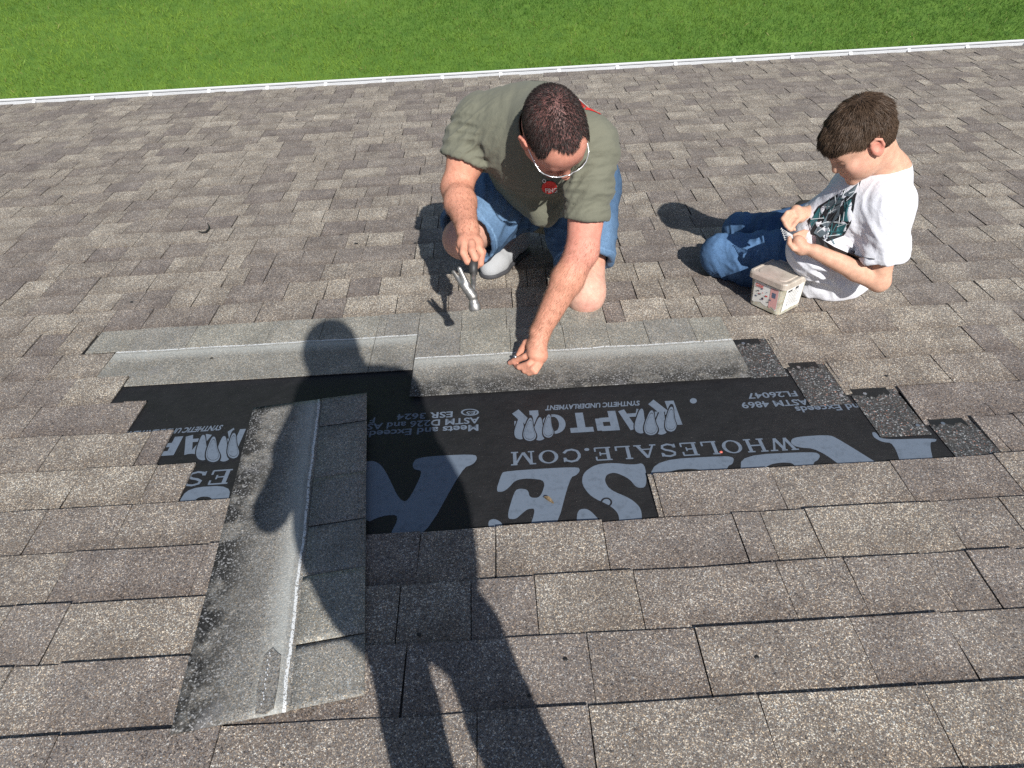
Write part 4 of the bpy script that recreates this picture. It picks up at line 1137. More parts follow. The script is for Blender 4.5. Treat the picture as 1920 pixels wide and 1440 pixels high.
    M_SH = cloth_material('grey_knit_shoe', (0.36, 0.37, 0.38), (0.50, 0.51, 0.52), 700); me = fast_mesh('shoe', V, F); so_ = part('shoe', me, M_SH, man, smooth=True)
    sb = BVHTree.FromPolygons([tuple(p) for p in V], [tuple(map(int, q)) for q in F])
    s = Vol(np.minimum(heel, toe)-0.10, np.maximum(heel, toe)+vec(0.10, 0.10, 0.10), 0.0036)
    s.chain([S(0.045, 0, 0.014), S(0.13, 0.0, 0.014), S(0.205, 0.008, 0.014), S(0.238, 0.010, 0.014)], [0.045, 0.044, 0.050, 0.043], 0.02); s.half(vec(0, 0, 0.0095), (0, 0, -1)); s.half(vec(0, 0, 0.026), (0, 0, 1))
    V, F = s.mesh(); part('sole', fast_mesh('sole', relax(V, F, 1), F), plain('dark_rubber_sole', (0.05, 0.05, 0.055), 0.7), so_, smooth=True)
    M_LIME = plain('lime_stripe', (0.55, 0.75, 0.08), 0.6); P = []; Fq = []
    for i in range(9):
        u = i/8; a = S(0.08+0.10*u, 0, 0.075-0.040*u)
        for wv in (-0.006*(1-u)-0.001, 0.007*(1-u)+0.001):
            p = a+vec(0, 0, wv); 
            hit = sb.ray_cast(Vector(p-sd*0.2), Vector(sd), 0.4); P.append(np.array(hit[0])-sd*0.0012 if hit[0] is not None else p)
        if i: Fq.append((2*i-2, 2*i-1, 2*i+1, 2*i))
    part('stripe', mesh('stripe', P, Fq), M_LIME, so_)
    P = []; Fq = []
    for j in range(5):
        x = 0.105+0.017*j
        for xx in (x, x+0.007):
            for yy in (-0.022, 0.0, 0.022):
                hit = sb.ray_cast(Vector(S(xx, yy, 0.3)), Vector((0, 0, -1)), 0.5); P.append(np.array(hit[0])+vec(0, 0, 0.0016) if hit[0] is not None else S(xx, yy, 0.07))
        b = j*6; Fq += [(b, b+1, b+4, b+3), (b+1, b+2, b+5, b+4)]
    part('laces', mesh('laces', P, Fq), plain('pale_laces', (0.45, 0.45, 0.44), 0.8), so_)
    # other shoe, behind, toe down on the roof
    s = Vol(anL-0.16, anL+vec(0.16, 0.26, 0.22), 0.005)
    s.chain([anL+vec(0, 0, 0.005), anL+vec(0, 0.05, 0.03), anL+vec(0.0, 0.08, 0.045)], [0.045, 0.045, 0.04], 0.02); s.cap(anL+vec(0, 0.04, 0.0), anL+vec(0, 0.06, -0.005), 0.042, 0.038, 0.02)
    s.half(vec(0, 0, 0.010), (0, 0, -1))
    V, F = s.mesh(); me = fast_mesh('shoe', relax(V, F, 2), F); part('shoe', me, M_SH, man, smooth=True)

    # ---- sunglasses, worn
    sg = thing('sunglasses', h(0, 0.12, 0.004), 'sunglasses with thin white metal frame worn by the kneeling man', 'sunglasses')
    M_FR = plain('white_metal_frame', (0.78, 0.79, 0.80), 0.25, 0.6); M_LN = plain('dark_lens', (0.012, 0.010, 0.010), 0.08)
    for sgn in (-1, 1):
        pts = [(0.010, 0.117, 0.012), (0.036, 0.114, 0.018), (0.062, 0.098, 0.012), (0.063, 0.096, -0.004), (0.046, 0.106, -0.022), (0.020, 0.115, -0.020)]
        P = [h(sgn*a, b-0.001, c) for a, b, c in pts]; cpt = sum(P)/len(P)+h.F*0.004
        lens = part('lens', mesh('lens', [cpt]+P, [(0, i+1, (i+1) % 6+1) for i in range(6)]), M_LN, sg, smooth=True)
        lens.modifiers.new('thickness', 'SOLIDIFY').thickness = 0.0015
        tube_part('rim', [h(sgn*0.008, 0.117, 0.013), h(sgn*0.022, 0.117, 0.018), h(sgn*0.038, 0.113, 0.020), h(sgn*0.054, 0.104, 0.018), h(sgn*0.066, 0.092, 0.014)], 0.0013, M_FR, sg, 6)
        tube_part('temple_arm', [h(sgn*0.066, 0.092, 0.013), h(sgn*0.074, 0.080, 0.012), h(sgn*0.078, 0.060, 0.011), h(sgn*0.080, 0.030, 0.010), h(sgn*0.082, -0.002, 0.014)], [0.0016, 0.0016, 0.0016, 0.0014, 0.0013], M_FR, sg, 6)
    tube_part('bridge', [h(-0.010, 0.117, 0.013), h(0, 0.120, 0.014), h(0.010, 0.117, 0.013)], 0.0014, M_FR, sg, 6)

    # ---- hammer in the right hand
    poll, claw, att = A(892, 582, 1.535), A(856, 507, 1.575), A(887, 556, 1.548)
    grip = A(888, 478, 1.660); hd = unit(grip-att); butt = att+hd*0.185
    hm = thing('claw_hammer', att, 'steel claw hammer held head-down in the kneeling man\'s right hand', 'hammer')
    M_ST = NT('worn_steel'); M_ST.col(M_ST.ramp(M_ST.noise(60, 4), [(0.35, (0.22, 0.21, 0.19)), (0.7, (0.48, 0.47, 0.45))])); M_ST.bump(M_ST.noise(160, 3), 0.2, 0.0008); M_ST = M_ST.set(rough=0.42, metal=0.75)
    M_HG = plain('dark_handle', (0.035, 0.034, 0.034), 0.5)
    pd = unit(poll-att)
    s = Vol(np.minimum(np.minimum(poll, claw), att)-0.04, np.maximum(np.maximum(poll, claw), att)+0.04, 0.0022)
    s.cap(poll-pd*0.012, poll-pd*0.004, 0.0165, 0.0165, 0.003); s.chain([poll-pd*0.010, poll-pd*0.024, att], [0.0145, 0.0105, 0.0145], 0.006)
    s.half(poll, pd)
    V, F = s.mesh(); part('poll', fast_mesh('poll', relax(V, F, 1), F), M_ST, hm, smooth=True)
    s = Vol(np.minimum(claw, att)-0.04, np.maximum(claw, att)+0.04, 0.0022)
    side = unit(np.cross(claw-att, hd)); mid = att*0.5+claw*0.5-hd*0.004
    s.cap(att, mid, 0.0145, 0.0130, 0.004)
    for q in (-1, 1): s.chain([mid+side*0.005*q, claw+side*0.0115*q], [0.0105, 0.0062], 0.003, sq=(np.cross(side, claw-att), 0.75))
    V, F = s.mesh(); part('claw', fast_mesh('claw', relax(V, F, 1), F), M_ST, hm, smooth=True)
    tube_part('handle', [att-hd*0.004, att+hd*0.03, att+hd*0.075], [0.0075, 0.0072, 0.0085], M_ST, hm, 10)
    tube_part('grip', [att+hd*0.07, att+hd*0.10, att+hd*0.14, butt-hd*0.02, butt], [0.0105, 0.0125, 0.0120, 0.0140, 0.0125], M_HG, hm, 12)
    # ---- the nail he is about to drive
    tip, hd_ = G(969, 679, 0.011), G(966, 668, 0.042); nd = unit(hd_-tip)
    nl = thing('roofing_nail', tip, 'dark roofing nail pinched upright between the kneeling man\'s fingers', 'nail')
    tube_part('shank', [tip, hd_], [0.0009, 0.0016], M_NAIL, nl, 6); tube_part('nail_head', [hd_, hd_+nd*0.0015], 0.0055, M_NAIL, nl, 12)
build_man()

# ------------------------------------------------------------------ the seated boy
boy = thing('person', G(1590, 545), 'seated boy in white t-shirt and blue jeans picking nails from his hand', 'person')
def build_boy():
    headc = A(1615, 265, 1.90)
    Fv = unit(vec(-0.80, -0.10, -0.62)); Uv = unit(vec(-0.58, -0.02, 0.82)); h = Frame(headc, Fv, Uv); h.k = 0.885
    neck = A(1664, 326, 1.94); shL, shR = A(1668, 382, 1.85), A(1600, 350, 2.06)
    dY = 0.055; elL, wrL = A(1648, 527, 1.84), A(1528, 471, 1.87)
    elR, wrR = A(1580, 402, 2.09), A(1521, 398, 1.99)
    hip = G(1566, 484, 0.12)
    hipL, hipR = hip+vec(-0.02, -0.010, -0.015), hip+vec(-0.02, 0.095, 0)
    knL, knR = G(1352, 478, 0.085), G(1388, 432, 0.085)
    chest = (shL+shR)/2+vec(0.0, 0, -0.03)
    v = Vol((0.66, 1.66, -0.01), (1.46, 2.66, 0.88), 0.0030)
    build_head(v, h, True)
    v.chain([h(0, -0.035, -0.045), neck], [0.047, 0.051], 0.025)
    v.chain([neck, chest, hip], [0.055, 0.085, 0.09], 0.05); v.cap(shL, shR, 0.042, 0.042, 0.03)
    v.chain([shL, shL*0.5+elL*0.5, elL], [0.042, 0.038, 0.032], 0.015); v.chain([elL, elL*0.65+wrL*0.35, wrL], [0.033, 0.032, 0.0215], 0.012)
    v.chain([shR, elR], [0.042, 0.032], 0.015); v.chain([elR, elR*0.65+wrR*0.35, wrR], [0.033, 0.031, 0.0215], 0.012)
    v.chain([hipL, knL], [0.07, 0.05], 0.03); v.chain([hipR, knR], [0.07, 0.05], 0.03)
    # left hand, cupped round the nails, thumb over the palm
    pl = A(1500, 462, 1.835+dY)
    v.cap(wrL, pl, 0.020, 0.024, 0.010, sq=(unit(vec(0.2, 0.5, 0.9)), 0.75)); v.cap(A(1497, 452, 1.84+dY), A(1502, 468, 1.83+dY), 0.018, 0.018, 0.012)
    for pts, r in (([(1492, 452, 1.842), (1490, 442, 1.858), (1500, 437, 1.872), (1508, 433, 1.878)], .0072),
                   ([(1497, 452, 1.845), (1497, 441, 1.866), (1508, 437, 1.880), (1516, 433, 1.884)], .0074),
                   ([(1503, 454, 1.850), (1505, 443, 1.874), (1514, 440, 1.886), (1521, 437, 1.888)], .0070),
                   ([(1508, 458, 1.855), (1512, 447, 1.880), (1519, 445, 1.888), (1524, 443, 1.888)], .0062),
                   ([(1503, 470, 1.822), (1488, 466, 1.822), (1480, 456, 1.832), (1480, 446, 1.844)], .0082)):
        v.chain([A(p[0], p[1], p[2]+dY) for p in pts], [r*1.1, r, r*0.95, r*0.8], 0.002)
    # right hand, thumb and fingertips pinching one nail
    pr = A(1498, 400, 1.965)
    v.cap(wrR, pr, 0.020, 0.024, 0.010, sq=(unit(vec(0.3, -0.3, 0.9)), 0.75)); v.cap(A(1492, 394, 1.97), A(1500, 408, 1.955), 0.016, 0.017, 0.010)
    for pts, r in (([(1492, 395, 1.968), (1476, 399, 1.950), (1468, 410, 1.935), (1474, 424, 1.922)], .0074),
                   ([(1493, 400, 1.962), (1478, 407, 1.942), (1472, 418, 1.926), (1479, 429, 1.916)], .0074),
                   ([(1496, 405, 1.956), (1484, 413, 1.938), (1479, 422, 1.926), (1485, 431, 1.918)], .0070),
                   ([(1500, 409, 1.952), (1491, 417, 1.940), (1486, 424, 1.930), (1490, 431, 1.924)], .0060),
                   ([(1504, 406, 1.950), (1494, 414, 1.934), (1488, 422, 1.922), (1482, 431, 1.914)], .0080)):
        v.chain([A(*p) for p in pts], [r*1.1, r, r*0.95, r*0.8], 0.002)
    V, F = skin_mesh(v, 2); C = np.tile(np.array([0.60, 0.36, 0.255]), (len(V), 1)); L = h.inv(V)
    def tint(w, c):
        nonlocal C
        C = C*(1-w[:, None])+np.array(c)*w[:, None]
    tint(np.clip(1-np.linalg.norm((L-np.array([0.05, 0.06, -0.03]))/np.array([0.04, 0.05, 0.05]), axis=1), 0, 1)*0.6, (0.66, 0.33, 0.26))
    tint(near(V, h(0.085, -0.005, 0), h(0.085, -0.005, 0), 0.030)*np.clip((np.abs(L[:, 0])-0.066)*80, 0, 1)*0.6, (0.66, 0.20, 0.16))
    tint(np.clip(1.4-np.linalg.norm((L-np.array([0, 0.092, -0.064]))/np.array([0.024, 0.014, 0.010]), axis=1), 0, 1)*0.6, (0.50, 0.20, 0.17))
    for s in (-1, 1):   # lowered eyelids: a dark lash line
        tint(np.clip(1.3-np.linalg.norm((L-np.array([s*0.031, 0.093, -0.005]))/np.array([0.013, 0.010, 0.0028]), axis=1), 0, 1)*0.8, (0.06, 0.03, 0.025))
    me = fast_mesh('body', V, F); set_col(me, 'Col', C); part('body', me, SK_BOY, boy, smooth=True)
    # ---- hair, combed forward into a fringe
    hv = Vol(h.o-0.18, h.o+0.18, 0.0036)
    hv.ell(h(0, -0.014, 0.050), np.array((0.0825, 0.105, 0.089))*h.k, h.R, 0.0); hv.ell(h(0, 0.045, 0.056), np.array((0.070, 0.062, 0.050))*h.k, h.R, 0.03*h.k)
    hv.ell(h(0, -0.045, 0.0), np.array((0.074, 0.060, 0.060))*h.k, h.R, 0.03*h.k)
    V, F = hv.mesh(); V = relax(V, F, 2, 0.4); N = normals(V, F); V = V+N*(0.0030*vnoise(V*38)+0.002*vnoise(V*80))[:, None]; q = h.inv(V)
    def keepf(q):
        x, y, z = np.abs(q[:, 0]), q[:, 1], q[:, 2]
        lim = np.where(y > 0.045, 0.046, np.where(y > 0.012, 0.018+0.2*(y-0.012), np.where(y > -0.030, 0.034, -0.048-0.15*(y+0.03))))
        return z > lim
    keep = keepf(q[F].mean(1)); F2 = F[keep]; used = np.unique(F2); mp = np.full(len(V), -1); mp[used] = np.arange(len(used)); V2, F2 = V[used], mp[F2]
    MH = hair_material('brown_hair', (0.036, 0.022, 0.014), (0.115, 0.073, 0.045)); me = fast_mesh('hair', V2, F2); hairo = part('hair', me, MH, boy, smooth=True)
    whorl = h(0.012, -0.052, 0.14)
    def flow(P, N):
        d = P-whorl; d /= np.maximum(np.linalg.norm(d, axis=1), 1e-4)[:, None]; q = h.inv(P); fr = np.clip(q[:, 1]/0.05+0.6, 0, 1)[:, None]
        return d*0.9+h.F*0.9*fr-h.U*0.5
    strands('hair_strands', V2, F2, 15000, lambda P: 0.012+0.014*np.clip(h.inv(P)[:, 2]/0.08, 0, 1), flow, lambda P: np.full(len(P), 0.14), MH, hairo, 0.0013, 5, curl=0.35)
    eb = hair_material('boy_eyebrow', (0.05, 0.03, 0.02), (0.08, 0.05, 0.035))
    for s in (-1, 1): tube_part('eyebrow', [h(s*0.014, 0.096, 0.018), h(s*0.030, 0.095, 0.024), h(s*0.047, 0.083, 0.020)], [0.002, 0.0026, 0.0014], eb, boy, 6)

    # ---- white t-shirt
    s = Vol((0.78, 1.66, -0.005), (1.50, 2.34, 0.66), 0.0044)
    tdir = unit(hip-chest); lat = unit(shR-shL); fr = unit(np.cross(lat, tdir)); fr = fr if fr[0] < 0 else -fr
    s.chain([chest+vec(0.01, 0, 0.0), chest*0.5+hip*0.5+vec(0.01, 0, 0), hip+vec(0.0, -0.01, 0.01)], [0.120, 0.122, 0.130], 0.03, sq=(fr, 0.74))
    s.cap(shL+lat*0.015, shR-lat*0.015, 0.066, 0.066, 0.05); s.cap(neck+vec(0, 0, 0.005), chest, 0.062, 0.09, 0.04)
    front = [A(1548, 425, 1.99), A(1515, 462, 1.98), G(1528, 520, 0.03), G(1595, 548, 0.03)]
    s.cap(chest+fr*0.03, A(1540, 420, 2.0), 0.10, 0.075, 0.06); s.cap(A(1545, 425, 1.99), A(1530, 470, 1.96), 0.075, 0.07, 0.05)
    s.chain([A(1530, 468, 1.97), G(1520, 506, 0.065), G(1530, 530, 0.05)], [0.070, 0.056, 0.044], 0.05); s.chain([G(1530, 530, 0.05), G(1560, 533, 0.045), G(1588, 516, 0.06)], [0.044, 0.044, 0.060], 0.05); s.chain([G(1588, 512, 0.07), hip+vec(0.03, 0.0, 0.0)], [0.075, 0.12], 0.05)
    s.cap(A(1545, 450, 1.98), G(1565, 500, 0.08), 0.085, 0.07, 0.05)
    ends = []
    for sh, el, e in ((shL, elL, 0.66), (shR, elR, 0.75)):
        a = unit(el-sh); end = sh+(el-sh)*e; s.chain([sh, end+a*0.02], [0.064, 0.066], 0.022); s.cap(end-a*0.016, end, 0.0685, 0.0685, 0.003); ends.append((end, a))
    for end, a in ends:
        c = end; R = 0.082; sl, g = s._box(c-R, c+R); qq = (g[0]-c[0])*a[0]+(g[1]-c[1])*a[1]+(g[2]-c[2])*a[2]; rr = np.sqrt((g[0]-c[0])**2+(g[1]-c[1])**2+(g[2]-c[2])**2)
        s.d[sl] = np.where(rr < R, np.maximum(s.d[sl], qq), s.d[sl]).astype(np.float32); s.cap(end-a*0.04, end+a*0.04, 0.056, 0.061, 0.003, 'cut')
    s.cap(h(0, -0.03, -0.03), neck+vec(-0.006, 0, 0.030), 0.050, 0.056, 0.004, 'cut')
    s.half(vec(0, 0, 0.011), (0, 0, -1))
    V, F = s.mesh(); V = relax(V, F, 3, 0.5); N = normals(V, F)
    V = creases(V, N, 0.0110, A(1540, 515, 1.93), unit(vec(0.6, -0.1, 0.8)), 30, 0.14, 0.25, 1.2); V = creases(V, N, 0.0050, shL*0.5+elL*0.5, lat+tdir*0.3, 38, 0.12, 0.25, 2.4)
    V = creases(V, N, 0.0060, chest*0.4+hip*0.6+vec(0.06, -0.06, 0), tdir+vec(0.4, 0, 0), 28, 0.18, 0.3, 3.6); V = creases(V, N, 0.0040, chest+vec(0, -0.08, 0), lat+tdir*0.6, 30, 0.14, 0.25, 4.8)
    MW_ = cloth_material('white_cotton', (0.74, 0.75, 0.80), (0.80, 0.81, 0.85), 600, 0.9, 0.3); me = fast_mesh('t_shirt', V, F); shirt = part('t_shirt', me, MW_, boy, smooth=True)
    bvh = BVHTree.FromPolygons([tuple(p) for p in V], [tuple(map(int, q)) for q in F])
    # ---- abstract dark print on the front: shards of black, slate and teal, white veins
    cen = A(1570, 408, 1.92); pn = unit(fr*0.75+unit(CAM-cen)*0.75); uy = unit(-tdir+fr*0.30); uy = unit(uy-pn*(uy@pn)); ux = np.cross(uy, pn)
    PM = [plain('print_black', (0.012, 0.013, 0.016), 0.7), plain('print_teal', (0.02, 0.11, 0.125), 0.7), plain('print_slate', (0.10, 0.13, 0.15), 0.7), plain('print_white', (0.62, 0.66, 0.68), 0.7)]
    g = np.random.default_rng(11)
    def lay(name, pts, mat, off):
        # fan of small triangles laid on the cloth
        c = np.mean(pts, 0); P = [c]; n = len(pts); out = []; Fq = []
        ringp = [np.array(c)+(np.array(p)-c)*0.5 for p in pts]+[np.array(p) for p in pts]
        for p in [c]+ringp:
            w = cen+ux*p[0]*0.95+uy*(p[1]*0.80+0.018); hit = bvh.ray_cast(Vector(w+pn*0.25), Vector(-pn), 0.5)
            out.append(np.array(hit[0])+pn*off if hit[0] is not None else w)
        for i in range(n):
            j = (i+1) % n; Fq += [(0, 1+i, 1+j), (1+i, 1+n+i, 1+n+j, 1+j)]
        part(name, mesh(name, out, Fq), mat, shirt)
    outline = [(0.0, 0.135), (0.025, 0.09), (0.045, 0.05), (0.06, 0.0), (0.055, -0.06), (0.035, -0.10), (-0.02, -0.11), (-0.06, -0.08), (-0.065, -0.02), (-0.045, 0.03), (-0.02, 0.085)]
    lay('shirt_print', outline, PM[0], 0.0016)
    shards = [([(0.0, .125), (.018, .08), (-.012, .07)], 2), ([(.02, .075), (.05, .0), (.03, -.01), (.008, .05)], 1), ([(-.015, .07), (-.05, .0), (-.03, -.01), (0.0, .05)], 2),
              ([(.05, -.01), (.05, -.06), (.03, -.085), (.022, -.03)], 1), ([(-.058, -.02), (-.05, -.075), (-.03, -.09), (-.035, -.03)], 1), ([(0, .04), (.018, 0), (.010, -.06), (-.012, -.06), (-.02, 0)], 2),
              ([(.004, .02), (.010, -.05), (-.006, -.05)], 0), ([(-.018, -.07), (.02, -.075), (.01, -.10), (-.015, -.10)], 2)]
    for i, (sd, m) in enumerate(shards): lay('shirt_print', sd, PM[m], 0.0022+0.0002*i)
    for i in range(46):
        a = np.array([g.uniform(-0.05, 0.05), g.uniform(-0.10, 0.10)]); 
        if abs(a[0]) > 0.06-0.45*max(0, a[1]): continue
        d = g.normal(0, 1, 2); d /= np.linalg.norm(d); d[1] = abs(d[1])+0.5; d /= np.linalg.norm(d); l = g.uniform(0.008, 0.024); w = np.array([-d[1], d[0]])*g.uniform(0.0006, 0.0016)
        lay('shirt_print', [a-d*l+w, a-d*l-w, a+d*l-w, a+d*l+w], PM[(3, 2, 1, 3)[i % 4]], 0.0042+0.00004*i)
    # ---- black waist strap seen across his lap
    P = []; Fq = []
    for i, (x, y) in enumerate(((1530, 448), (1545, 460), (1565, 472), (1588, 482), (1612, 490), (1640, 494))):
        for dy in (-9, 9):
            r_ = ray(x, y+dy); hit = bvh.ray_cast(Vector(CAM), Vector(r_), 5); q = np.array(hit[0]) if hit[0] is not None else A(x, y+dy, 1.9)
            for off in (0.014, 0.0): P.append(q-r_*off)
        if i:
            a, b = 4*(i-1), 4*i; Fq += [(a, a+2, b+2, b), (a, b, b+1, a+1), (a+2, a+3, b+3, b+2)]
    part('waist_strap', mesh('waist_strap', P, Fq), plain('black_leather', (0.012, 0.012, 0.013), 0.45), boy, smooth=False)
    # ---- jeans, legs folded back
    s = Vol((0.64, 1.70, -0.005), (1.46, 2.72, 0.36), 0.0044)
    s.cap(hipL, hipR, 0.092, 0.092, 0.04)
    mL, mR = hipL*0.5+knL*0.5, hipR*0.5+knR*0.5
    s.chain([hipL, mL, knL], [0.086, 0.084, 0.074], 0.03); s.chain([hipR, mR, knR], [0.096, 0.082, 0.070], 0.03)
    sL0, sL1 = knL+vec(0.02, -0.01, -0.02), G(1480, 522, 0.05); s.chain([sL0, sL0*0.5+sL1*0.5, sL1], [0.062, 0.062, 0.052], 0.02)
    sR0, sR1 = knR+vec(0.02, 0.01, -0.02), G(1520, 402, 0.045); s.chain([sR0, sR1], [0.058, 0.050], 0.02)
    s.half(vec(0, 0, 0.010), (0, 0, -1))
    V, F = s.mesh(); V = relax(V, F, 3, 0.5); N = normals(V, F)
    V = creases(V, N, 0.0090, hipL*0.6+knL*0.4+vec(0, 0, 0.05), unit(vec(1, -0.6, 0.2)), 32, 0.15, 0.25, 1.0); V = creases(V, N, 0.0075, mR, unit(vec(1, -0.3, 0.3)), 28, 0.18, 0.25, 2.0)
    V = creases(V, N, 0.0060, knL*0.7+mL*0.3, unit(vec(0.6, 0.5, 0.6)), 34, 0.13, 0.3, 3.0); V = creases(V, N, 0.0085, knL*0.4+sL1*0.6, unit(vec(1, -0.2, 0.5)), 30, 0.14, 0.25, 4.0); V += N*(0.0015*vnoise(V*40))[:, None]
    wear = np.clip(near(V, knL+vec(0, 0, 0.05), mL+vec(0, 0, 0.05), 0.075)+near(V, knR+vec(0, 0, 0.05), knR, 0.06), 0, 1)*0.55
    me = fast_mesh('jeans', V, F); set_float(me, 'wear', wear); part('jeans', me, denim_material('blue_denim', (0.014, 0.040, 0.10), (0.125, 0.24, 0.42)), boy, smooth=True)
    # ---- boot heel of the far foot
    b0 = G(1528, 392, 0.045); s = Vol(b0-0.14, b0+0.14, 0.0036)
    s.chain([b0+vec(-0.05, 0.01, 0), b0+vec(0.04, 0.0, 0.0)], [0.036, 0.038], 0.01); s.half(vec(0, 0, 0.010), (0, 0, -1)); V, F = s.mesh()
    bo = part('boot', fast_mesh('boot', relax(V, F, 1), F), plain('black_boot', (0.03, 0.027, 0.024), 0.6), boy, smooth=True)
    s = Vol(b0-0.14, b0+0.14, 0.0036); s.cap(b0+vec(0.03, 0, 0.012), b0+vec(0.06, 0, 0.006), 0.034, 0.033, 0.005); V, F = s.mesh()
    part('boot_toe', fast_mesh('boot_toe', relax(V, F, 1), F), plain('tan_leather', (0.40, 0.24, 0.085), 0.6), bo, smooth=True)
    # ---- nails in his hands
    g = np.random.default_rng(4)
    for i in range(6):
        a = A(1486+i*0.2, 441+i*1.0, 1.913-0.002*i); b = A(1465+i*1.4, 429+i*4.0, 1.927-0.004*i)
        nd = unit(b-a); nl = thing('roofing_nail', a, 'bright roofing nail fanned out with others in the boy\'s cupped hand', 'nail', 'nails in the boy\'s hand')
        tube_part('shank', [a, b], 0.0010, M_NAILW, nl, 6); tube_part('nail_head', [b, b+nd*0.0014], 0.0036, M_NAILW, nl, 10)
build_boy()

# ------------------------------------------------------------------ the plastic tub of screws
def build_tub():
    c0 = (G(1404, 579)+G(1484, 573))/2+vec(0.013, 0.005, 0)
    tub = thing('plastic_tub', c0, 'grimy white plastic tub with lid and torn paper label beside the boy\'s knee', 'tub')
    ang = math.radians(34); ex = vec(math.cos(ang), math.sin(ang), 0)*1.0; ey = vec(-math.sin(ang), math.cos(ang), 0)
    def ring4(w, z, r=0.018, n=5, c=c0):
        pts = []
        for qx, qy, a0 in ((1, 1, 0), (-1, 1, 90), (-1, -1, 180), (1, -1, 270)):
            for i in range(n):
                a = math.radians(a0+90*i/(n-1)); pts.append(c+ex*(qx*(w-r)+r*math.cos(a))+ey*(qy*(w-r)+r*math.sin(a))+vec(0, 0, z))
        return pts
    def loft(name, rings, mat, par, capb=True, capt=True):
        n = len(rings[0]); V = [p for r in rings for p in r]; F = []
        for i in range(len(rings)-1): F += [(i*n+k, i*n+(k+1) % n, (i+1)*n+(k+1) % n, (i+1)*n+k) for k in range(n)]
        if capb: F.append(tuple(reversed(range(n))))
        if capt: F.append(tuple(range((len(rings)-1)*n, len(rings)*n)))
        return part(name, mesh(name, V, F), mat, par)
    t = NT('translucent_dirty_plastic'); d = t.noise(26, 5, 0.7); t.col(t.ramp(d, [(0.3, (0.30, 0.27, 0.20)), (0.6, (0.52, 0.49, 0.40)), (0.8, (0.60, 0.58, 0.50))])); t.b.inputs['Subsurface Weight'].default_value = 0.15; t.b.inputs['Subsurface Scale'].default_value = 0.05; MT = t.set(rough=0.4)
    t = NT('grimy_lid'); d = t.noise(20, 5, 0.7); sc = t.noise(5, 3); c = t.ramp(d, [(0.3, (0.33, 0.28, 0.23)), (0.65, (0.55, 0.50, 0.43)), (0.85, (0.62, 0.58, 0.52))]); c = t.mix(t.math('MULTIPLY', t.math('SUBTRACT', sc, 0.5), 2.0, clamp=True), c, (0.40, 0.22, 0.19)); t.col(c); t.bump(t.noise(90, 3), 0.2, 0.001); ML = t.set(rough=0.45)
    loft('tub_body', [ring4(0.056, 0.009), ring4(0.060, 0.012), ring4(0.0655, 0.112), ring4(0.0665, 0.118)], MT, tub)
    lid = loft('lid', [ring4(0.069, 0.112), ring4(0.0735, 0.113), ring4(0.0735, 0.130), ring4(0.0715, 0.134), ring4(0.066, 0.1345), ring4(0.064, 0.1315), ring4(0.055, 0.131), ring4(0.053, 0.1335)], ML, tub)
    # torn paper label wrapping the two near faces
    t = NT('worn_paper_label'); n1 = t.noise(70, 4, 0.7); c = t.ramp(t.noise(24, 4), [(0.35, (0.70, 0.68, 0.62)), (0.7, (0.80, 0.79, 0.76))]); c = t.mix(t.math('GREATER_THAN', n1, 0.66), c, (0.30, 0.27, 0.25)); t.col(c); MLb = t.set(rough=0.8)
    MRd = plain('label_red', (0.55, 0.06, 0.06), 0.7); MPk = plain('label_pink', (0.66, 0.36, 0.34), 0.7); MDk = plain('label_ink', (0.03, 0.03, 0.04), 0.7); MBl = plain('label_blue_ink', (0.10, 0.13, 0.20), 0.7)
    g = np.random.default_rng(5)
    def face(axis, sgn, u, z, off):       # point on a tapered side face: u along it in metres
        w = 0.060+(z-0.012)/0.1*0.0055+off; a, b = (ex, ey) if axis == 0 else (ey, ex); return c0+a*sgn*w+b*u+vec(0, 0, z)
    def patch(name, axis, sgn, pts, mat, off):
        P = [face(axis, sgn, u, z, off) for u, z in pts]; n = len(P); v0 = sum(P)/n
        return part(name, mesh(name, [v0]+P, [(0, 1+i, 1+(i+1) % n) for i in range(n)]), mat, tub)
    def ragged(u0, u1, z0, z1, n=12, r=0.003):
        bot = [(u0+(u1-u0)*i/n, z0+g.normal(0, r)) for i in range(n+1)]; topp = [(u1-(u1-u0)*i/n, z1+g.normal(0, r*0.3)) for i in range(n+1)]; return bot+topp
    # faces toward the camera: -ey (left-near) and +ex ... chosen by what the camera sees
    near_faces = sorted([(0, 1), (0, -1), (1, 1), (1, -1)], key=lambda f_: -((ex if f_[0] == 0 else ey)*f_[1])@(CAM-c0))[:2]
    near_faces.sort(key=lambda f_: ((ex if f_[0] == 0 else ey)*f_[1])[0])
    (aL, sL_), (aR, sR_) = near_faces
    def uu(axis, sgn, x):                  # left-to-right on that face as the camera sees it
        b = ey if axis == 0 else ex; return x if b@_r > 0 else -x
    def P_(axis, sgn, u0, u1, z0, z1, mat, off, name='paper_label', r=0.0):
        pts = ragged(u0, u1, z0, z1, 12, r) if r else [(u0, z0), (u1, z0), (u1, z1), (u0, z1)]
        patch(name, axis, sgn, [(uu(axis, sgn, u), z) for u, z in pts], mat, off)
    P_(aL, sL_, -0.046, 0.050, 0.030, 0.106, MLb, 0.0008, r=0.004); P_(aR, sR_, -0.050, 0.044, 0.026, 0.106, MLb, 0.0008, r=0.003)
    P_(aL, sL_, 0.018, 0.048, 0.030, 0.103, MPk, 0.0013, 'label_block', 0.003)
    P_(aL, sL_, 0.026, 0.040, 0.070, 0.088, MBl, 0.0018, 'label_mark', 0.001)
    for i in range(16):
        u, z = g.uniform(-0.04, 0.02), g.uniform(0.038, 0.085); P_(aL, sL_, u, u+g.uniform(0.003, 0.010), z, z+g.uniform(0.002, 0.006), (MDk, MBl, MRd)[i % 3], 0.0017+0.0001*i, 'label_mark', 0.0008)
